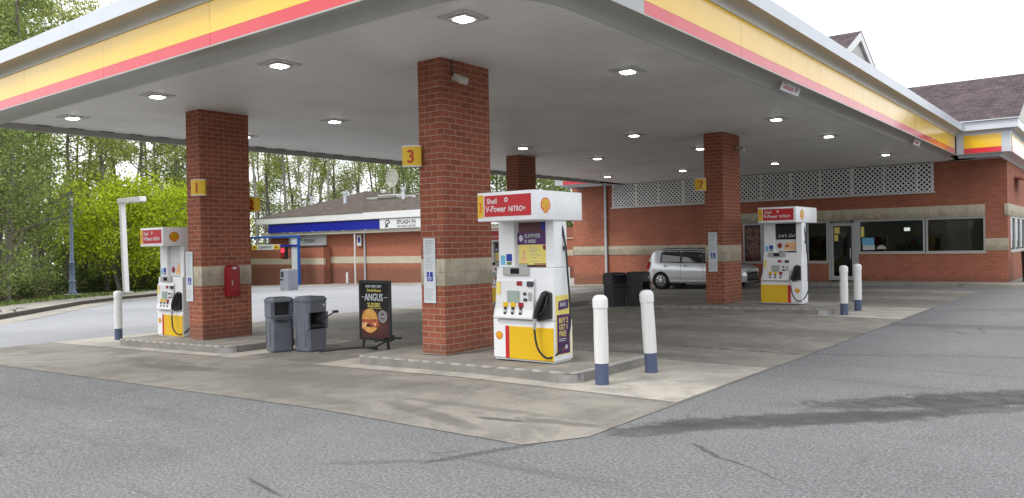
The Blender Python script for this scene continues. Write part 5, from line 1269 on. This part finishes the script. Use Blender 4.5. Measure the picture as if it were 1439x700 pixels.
# screen wall in front of the bay
t = thing('screen_wall', 'low brick screen wall with stone band in front of the car wash bay', 'wall', (-56, 40.3, gz(-56)))
a = MB(); a.box(-63.5, -50.4, 40.2, 40.5, -1.75, .48); a.box(-63.5, -50.4, 40.2, 40.5, .98, 1.92); a.box(-50.7, -50.4, 40.5, 40.9, -1.4, 1.92); build(a, 'brickwork', 'brick_wash', t, True)
a = MB(); a.box(-63.5, -50.38, 40.18, 40.4, .48, .98); build(a, 'stone_band', 'stone', t, True); a = MB(); a.box(-63.5, -50.3, 40.12, 40.58, 1.92, 2.02); build(a, 'coping', 'kerbdark', t, True)
t = thing('wall_sign', 'small blue and white parking sign on the brick wall of the car wash', 'sign', (-46.9, 40.9, 2.0))
a = MB(); a.rect(-47.15, -46.65, 1.9, 2.75, (0, 40.85, 0), *FX, .02); build(a, 'panel', 'white_plastic', t, True); a = MB(); a.rect(-47.03, -46.77, 2.15, 2.55, (0, 40.83, 0), *FX, .004); build(a, 'symbol', 'blue', t, True)
t = thing('vent_post', 'short white pipe standing at the foot of the car wash wall', 'pipe', (-47.6, 40.2, gz(-47.6)))
a = MB(); a.lathe([(.10, 0), (.10, .85), (0, .9)], (0, 0, 0), 12); build(a, 'pipe', 'white_plastic', t, smooth=True); a = MB(); a.lathe([(.16, 0), (.16, .08), (.1, .1)], (0, 0, 0), 12); build(a, 'collar', 'steel', t)
t = thing('sign_post', 'thin white post rising before the car wash wall', 'post', (-46.55, 40.1, gz(-46.5)))
a = MB(); a.tube([(-46.55, 40.1, -1.0), (-46.55, 40.1, 2.8)], .06, 8); build(a, 'pole', 'white_plastic', t, True)
# clearance frame
t = thing('entrance_gantry', 'blue steel clearance frame at the car wash entrance', 'frame', (-55.3, 39, gz(-55)))
for x in (-58.75, -51.95):
    a = MB(); a.box(x-.09, x+.09, 38.91, 39.09, gz(x), 2.82, .01); build(a, 'frame_post', 'postblue', t, True)
a = MB(); a.box(-58.62, -52.08, 38.9, 39.1, 2.66, 2.84, .01); build(a, 'top_bar', 'postblue', t, True)
a = MB(); a.box(-58.62, -52.08, 38.9, 39.1, 1.95, 2.1, .01); build(a, 'lower_bar', 'washblue', t, True)
a = MB(); a.box(-52.9, -52.1, 39.02, 39.1, -.3, 2.64); build(a, 'grey_panel', 'white_metal', t, True)
t = thing('clearance_bar', 'white and yellow hanging bar with black lettering on the blue frame', 'sign', (-56, 38.8, 1.8))
a = MB(); a.box(-57.9, -54.1, 38.74, 38.84, 1.72, 2.14, .02); pb = build(a, 'bar', 'paper', t, True)
a = MB(); a.box(-57.9, -57.15, 38.72, 38.739, 1.76, 2.10); a.box(-54.85, -54.1, 38.72, 38.739, 1.76, 2.10); build(a, 'bar_ends', 'yellow_p', t, True)
a = MB(); a.text('CLEARANCE 8\'0"', .27, (-56.0, 38.735, 1.84), *FX, .001, 'CENTER', .012, .90); a.box(-57.6, -57.4, 38.71, 38.718, 1.85, 2.0); a.box(-54.6, -54.4, 38.71, 38.718, 1.85, 2.0); build(a, 'bar_lettering', 'black', t, True)
t = thing('signal_light', 'black signal head showing red at the car wash entrance', 'signal', (-53.6, 38.8, .9))
a = MB(); a.box(-53.9, -53.3, 38.7, 39.0, .95, 1.95, .04); build(a, 'housing', 'black', t, True); a = MB(); a.lathe([(.2, -.02), (.2, .0)], (-53.6, 38.69, 1.65), 18, 'y'); build(a, 'red_lens', 'redlight', t, True)
a = MB(); a.lathe([(.2, -.02), (.2, .0)], (-53.6, 38.69, 1.22), 18, 'y'); build(a, 'dark_lens', 'redbox', t, True)
t = thing('pay_kiosk', 'grey pay kiosk with dark screen standing on the drive before the car wash', 'kiosk', (-42.2, 30.9, gz(-42.2)))
a = MB(); a.prism([(-.42, 0), (.42, 0), (.42, 1.28), (.30, 1.33), (-.36, 1.33), (-.42, 1.22)], 'y', -.38, .38, .02); build(a, 'cabinet', mat('kiosk_grey', (.20, .215, .25), .5, var=.08), t)
a = MB(); a.rect(-.32, -.05, .86, 1.2, (0, -.382, 0), *FX, .01); a.rect(-.38, -.1, .66, .74, (0, -.382, 0), *FX, .03); build(a, 'screen', 'black', t); a = MB(); a.box(-.30, .36, -.36, .36, 1.331, 1.36); build(a, 'cap', 'cream', t)
# ------------------------------------------------------------------ trees
def leaves_mesh(name, pts, size, m, flat=0.0):
    n = len(pts); P = np.asarray(pts, dtype=np.float64)
    a = rng.normal(size=(n, 3)); a /= np.linalg.norm(a, axis=1)[:, None]
    b = rng.normal(size=(n, 3)); b[:, 2] *= .6; b -= (a*b).sum(1)[:, None]*a; b /= np.linalg.norm(b, axis=1)[:, None]
    s = size*rng.uniform(.6, 1.35, n)[:, None]
    v = np.empty((n, 4, 3)); v[:, 0] = P-a*s*.62; v[:, 1] = P+b*s*.36+a*s*.05; v[:, 2] = P+a*s*.62; v[:, 3] = P-b*s*.36+a*s*.05
    me = bpy.data.meshes.new(name); me.vertices.add(4*n); me.vertices.foreach_set('co', v.reshape(-1).astype(np.float32))
    me.loops.add(4*n); me.loops.foreach_set('vertex_index', np.arange(4*n, dtype=np.int32))
    me.polygons.add(n); me.polygons.foreach_set('loop_start', np.arange(0, 4*n, 4, dtype=np.int32)); me.polygons.foreach_set('loop_total', np.full(n, 4, dtype=np.int32))
    me.update(calc_edges=True); me.materials.append(M[m]); return me
def make_tree(H, tr, cs, spread, nleaf, lsize, seed, leafm, barkm='bark', nl=18, up=.5, sig=.55, crown='tall', forks=1):
    q = random.Random(seed); mb = MB(); tips = []
    for fk in range(forks):
        base = Vector((q.uniform(-.25, .25)*(forks > 1), q.uniform(-.25, .25)*(forks > 1), -.4)); d = Vector((q.uniform(-.05, .05)+(.22*math.cos(fk*2.2) if forks > 1 else 0), q.uniform(-.05, .05)+(.22*math.sin(fk*2.2) if forks > 1 else 0), 1)).normalized()
        pts = [base]; n = 12
        for i in range(n): d = (d+Vector((q.uniform(-.06, .06), q.uniform(-.06, .06), .04))).normalized(); pts.append(pts[-1]+d*(H+.4)/n)
        mb.tube(pts, [tr*(1.25 if i == 0 else 1)*(1-.88*i/n)+.01 for i in range(n+1)], 8, False)
        for k in range(nl):
            f = cs+(1-cs)*((k+q.random())/nl)**.9; f = min(f, .985); i = f*n; p = pts[int(i)].lerp(pts[min(n, int(i)+1)], i-int(i))
            az = q.uniform(0, 6.283); 
            if crown == 'tall': L = spread*(1-.55*((f-cs)/(1-cs)))*q.uniform(.55, 1.1)
            else: L = spread*math.sin(math.pi*min(1, .22+.78*(f-cs)/(1-cs))*.92)**.6*q.uniform(.75, 1.1)
            dd = Vector((math.cos(az), math.sin(az), up*q.uniform(.3, 1.5))).normalized(); lp = [p]; m_ = 5
            for j in range(m_): dd = (dd+Vector((q.uniform(-.18, .18), q.uniform(-.18, .18), q.uniform(-.05, .16)))).normalized(); lp.append(lp[-1]+dd*L/m_)
            r0 = tr*(1-.88*f)*.42+.012; mb.tube(lp, [r0*(1-.8*j/m_)+.006 for j in range(m_+1)], 5, False)
            for j in range(2, m_+1):
                tips.append(lp[j])
                for _ in range(2):
                    e = (dd+Vector((q.uniform(-1, 1), q.uniform(-1, 1), q.uniform(-.3, .8)))).normalized(); l2 = L*q.uniform(.18, .36); mb.tube([lp[j], lp[j]+e*l2*.5+Vector((0, 0, .03)), lp[j]+e*l2], [r0*.35+.004, .010, .005], 4, False); tips.append(lp[j]+e*l2); tips.append(lp[j]+e*l2*.6)
    me = bpy.data.meshes.new('trunk'); me.from_pydata(mb.v, [], mb.f); me.materials.append(M[barkm]); me.shade_smooth()
    T = np.array([tuple(t) for t in tips]); w = np.array([q.uniform(0, 1)**2.2+.04 for _ in tips]); w /= w.sum()
    idx = rng.choice(len(T), nleaf, p=w); P = T[idx]+rng.normal(size=(nleaf, 3))*sig*np.array([1, 1, .8])
    return me, leaves_mesh('crown', P, lsize, leafm)
PROTO = {
 'spring1': make_tree(23, .20, .22, 4.2, 5600, .19, 11, 'leaf_spring', nl=22, sig=.42),
 'spring2': make_tree(25, .16, .38, 3.4, 4300, .18, 12, 'leaf_spring', 'bark', nl=19, sig=.42),
 'spring3': make_tree(22, .24, .15, 4.6, 6200, .19, 13, 'leaf_green', 'bark', nl=24, sig=.5),
 'pale1':  make_tree(24, .19, .45, 3.2, 2800, .17, 14, 'leaf_spring', 'bark_pale', nl=18, up=.9, sig=.35),
 'pale2':  make_tree(22, .14, .35, 2.8, 2300, .16, 15, 'leaf_spring', 'bark_pale', nl=20, up=1.1, sig=.35, forks=2),
 'pale3':  make_tree(25, .17, .50, 3.0, 3300, .17, 19, 'leaf_green', 'bark_pale', nl=17, up=.9, sig=.4),
 'dense1': make_tree(11, .13, .05, 3.2, 6000, .17, 16, 'leaf_green', nl=22, sig=.55, crown='round'),
 'dense2': make_tree(14, .15, .05, 3.8, 7500, .18, 17, 'leaf_green', nl=24, sig=.60, crown='round'),
 'lime':   make_tree(6.9, .16, .12, 4.9, 16000, .18, 18, 'leaf_lime', nl=30, up=.45, sig=.48, crown='round', forks=2),
}
CAMYAW = 38.046
def at(px, D):
    a = R(CAMYAW)+math.atan((720-px)/1114.0); return (-math.sin(a)*D, math.cos(a)*D)
def ztree(x, y): return gz(x)-.05
ORD = {}
def tree(kind, x, y, s, rz, label, group='trees of the wood beyond the drive', cat='tree', sz=None):
    t = thing({'lime': 'broadleaf_tree'}.get(kind, 'woodland_tree'), label, cat, (x, y, ztree(x, y)), rz, group)
    t.scale = (s, s, sz or s)
    for nm, me in zip(('trunk', 'crown'), PROTO[kind]):
        o = bpy.data.objects.new(nm, me); C.objects.link(o); o.parent = t
    return t
q = random.Random(21)
LT = {'spring1': 'tall spring green tree', 'spring2': 'slender tree with high crown', 'spring3': 'broad mid green tree', 'pale1': 'tall pale barked tree', 'pale2': 'forked pale barked tree', 'pale3': 'straight tree with thin crown', 'dense1': 'low dark bushy tree', 'dense2': 'bushy mid green tree'}
placed = []
def place(kind, px, D, s, extra=''):
    x, y = at(px, D); placed.append((px, D))
    if px < 110: w = 'left of the blue-grey lantern post'
    elif px < 270: w = 'behind the lime green tree'
    elif px < 600: w = 'behind the car wash roof'
    elif px < 720: w = 'seen between the foreground column and the pump'
    else: w = 'beyond the left end of the store'
    tree(kind, x, y, s, q.uniform(0, 6.28), '%s, %s' % (LT[kind], w))
# the wood's near edge at the left
for px, D, k, s in ((-70, 50, 'dense2', 1.0), (-30, 47, 'dense1', .9), (8, 52, 'spring3', .8), (24, 56, 'dense1', .8), (66, 70, 'dense1', .8), (100, 73, 'dense1', .75), (-50, 56, 'spring3', 1.0), (-5, 55, 'spring3', .95), (14, 61, 'spring1', 1.05), (52, 74, 'spring3', 1.0), (95, 70, 'spring1', 1.0), (20, 66, 'spring3', 1.1), (-20, 70, 'spring2', 1.0), (60, 72, 'spring2', 1.1)): place(k, px, D, s)
for px, D, k, s in ((120, 74, 'spring2', 1.0), (150, 70, 'spring1', .95), (172, 76, 'spring2', 1.05), (200, 74, 'spring1', .95), (225, 79, 'spring2', 1.0), (250, 76, 'spring3', .9), (135, 84, 'pale1', 1.0), (185, 86, 'pale3', 1.05), (215, 90, 'spring2', 1.1), (262, 88, 'pale1', 1.0), (285, 82, 'spring1', 1.0), (112, 88, 'spring1', 1.0), (160, 92, 'spring2', 1.0), (238, 95, 'spring3', 1.0)): place(k, px, D, s)
for i, px in enumerate(range(318, 600, 13)):
    k = ('pale1', 'pale2', 'spring2', 'pale3', 'pale1', 'spring1', 'pale2')[i % 7]; place(k, px+q.uniform(-5, 5), q.uniform(84, 104), q.uniform(.9, 1.1))
for i, px in enumerate(range(330, 600, 30)): place(('spring3', 'spring1', 'dense2')[i % 3], px+q.uniform(-8, 8), q.uniform(98, 112), q.uniform(.75, 1.0))
for px, D, k, s in ((575, 80, 'dense2', 1.0), (600, 84, 'spring3', .9), (625, 86, 'dense2', 1.1), (650, 88, 'spring3', .9), (680, 84, 'dense2', 1.2), (700, 90, 'spring3', .9), (720, 80, 'dense2', 1.1), (755, 78, 'dense2', 1.15), (775, 70, 'dense2', .85), (800, 74, 'dense2', .95), (795, 84, 'pale2', .9), (822, 80, 'dense2', 1.0), (850, 84, 'spring3', .9), (880, 80, 'dense2', 1.1)): place(k, px, D, s)
x, y = at(168, 68.0); tree('lime', x, y, 1.06, 2.0, 'rounded lime green broadleaf tree behind the white lamp post', None)
x, y = at(248, 71.0); tree('lime', x, y, 1.0, 4.4, 'rounded lime green broadleaf tree behind the far left pump', None)
# undergrowth and far wood
def beyond(x, y, m=3.2):
    for (x0, y0), (x1, y1) in zip(K, K[1:]):
        if min(x0, x1) <= x <= max(x0, x1):
            yk = y0+(y1-y0)*(x-x0)/(x1-x0); return y > 58 or y < yk-m*1.3
    return x < -80 or y > 58
def band(name, n, pxr, Dr, hfun, size, m, thick=1.0):
    P = []
    for _ in range(n):
        px = q.uniform(*pxr); D = q.uniform(*Dr); x, y = at(px, D)
        if not beyond(x, y): continue
        h = hfun(px, D)*q.random()**thick; P.append((x, y, gz(x)+h))
    P = np.array(P); 
    me = leaves_mesh(name, P, size, m); o = bpy.data.objects.new(name, me); C.objects.link(o); o['kind'] = 'stuff'; return o
nzf = lambda px: .55+.45*math.sin(px*.13)+.3*math.sin(px*.37+1)
band('undergrowth', 26000, (-110, 300), (50, 74), lambda px, D: max(.12, (1.0+.8*nzf(px))*(1 if D > 51+max(0, px)*.13 else .0)), .22, 'leaf_dark')
band('brush', 16000, (-110, 330), (50, 74), lambda px, D: (1.0*nzf(px)+.3)*(1 if D > 50+max(0, px)*.13 else 0), .18, 'leaf_litter')
band('undergrowth', 30000, (90, 960), (72, 92), lambda px, D: 3.2+1.5*nzf(px), .32, 'leaf_green')
band('far_wood', 30000, (-140, 980), (100, 125), lambda px, D: 7+3*nzf(px*.6), .42, 'leaf_spring', 1.9)
band('far_wood', 22000, (-140, 330), (74, 98), lambda px, D: 8+3*nzf(px), .34, 'leaf_green', 1.6)
band('grass', 14000, (-110, 300), (38, 62), lambda px, D: .22 if D > 40+max(0, px)*.09 else -.2, .16, 'leaf_green')
P = []      # unseen leaves added behind the viewer, to darken reflections and the horizon light
for _ in range(34000):
    a_ = R(q.uniform(35, 262)); D = q.uniform(46, 60); x, y = math.sin(a_)*D, math.cos(a_)*D; P.append((x, y, 8*q.random()**1.1*(.7+.3*math.sin(a_*9))))
o = bpy.data.objects.new('far_wood', leaves_mesh('far_wood', np.array(P), 1.5, 'leaf_dark')); C.objects.link(o); o['kind'] = 'stuff'  # the added belt, separate from the wood in view
# a broken branch lying in the gutter
t = thing('fallen_branch', 'bare twiggy branch lying in the gutter at the left kerb', 'branch', (-35.2, 12.6, gz(-35.2)))
a = MB(); z = gz(-35.2)+.05
for k in range(7):
    p = Vector((-35.6+q.uniform(-2.2, 2.2), 12.1+q.uniform(-.5, .5)-0, z)); d = Vector((q.uniform(-1, 1), q.uniform(-.6, .6), .15)); a.tube([p, p+d*.6+Vector((0, 0, .18)), p+d*1.2+Vector((q.uniform(-.2, .2), 0, .05))], [.03, .02, .008], 5)
build(a, 'twigs', 'bark', t, True)

# ------------------------------------------------------------------ light, sky, camera
W = bpy.data.worlds.new('World'); bpy.context.scene.world = W; W.use_nodes = True; nt = W.node_tree
bg = nt.nodes['Background']; sky = nt.nodes.new('ShaderNodeTexSky'); sky.sky_type = 'NISHITA'; sky.sun_disc = False
SE, SAZ = R(52), R(200)      # sun height, direction it comes from (clockwise from +Y)
sky.sun_elevation = SE; sky.sun_rotation = SAZ; sky.air_density = 1.0; sky.dust_density = 4.0; sky.ozone_density = 1.0
hs = nt.nodes.new('ShaderNodeHueSaturation'); hs.inputs['Saturation'].default_value = .25
mx = nt.nodes.new('ShaderNodeMix'); mx.data_type = 'RGBA'; mx.inputs[0].default_value = .80; mx.inputs[7].default_value = (8.6, 8.8, 9.2, 1)
nt.links.new(sky.outputs[0], hs.inputs['Color']); nt.links.new(hs.outputs[0], mx.inputs[6]); nt.links.new(mx.outputs[2], bg.inputs['Color']); bg.inputs['Strength'].default_value = .12
sl = bpy.data.lights.new('sun', 'SUN'); sl.energy = .9; sl.angle = R(14); sl.color = (1, .97, .92)
so = bpy.data.objects.new('sun', sl); C.objects.link(so)
dirv = Vector((math.sin(SAZ)*math.cos(SE), math.cos(SAZ)*math.cos(SE), math.sin(SE))); so.rotation_euler = dirv.to_track_quat('Z', 'Y').to_euler(); so.location = (0, 0, 60)

cam = bpy.data.cameras.new('camera'); co = bpy.data.objects.new('camera', cam); C.objects.link(co)
yaw, pit, rol = 6.64033674e-01, -4.56844565e-03, -1.83192300e-02
cy, sy = math.cos(yaw), math.sin(yaw)
f = Vector((-sy*math.cos(pit), cy*math.cos(pit), math.sin(pit))); r = Vector((cy, sy, 0)); u = r.cross(f)
r2 = r*math.cos(rol)+u*math.sin(rol); u2 = u*math.cos(rol)-r*math.sin(rol)
m4 = Matrix((r2, u2, -f)).transposed().to_4x4(); m4.translation = (0, 0, 1.72); co.matrix_world = m4
cam.sensor_width = 36; cam.lens = 36*1114.03/1439; cam.clip_end = 1500; cam.clip_start = .05
sc = bpy.context.scene; sc.camera = co
sc.view_settings.view_transform = 'Standard'; sc.view_settings.look = 'None'; sc.view_settings.gamma = 1; sc.view_settings.exposure = .95
sc.render.resolution_x = 1024; sc.render.resolution_y = 498
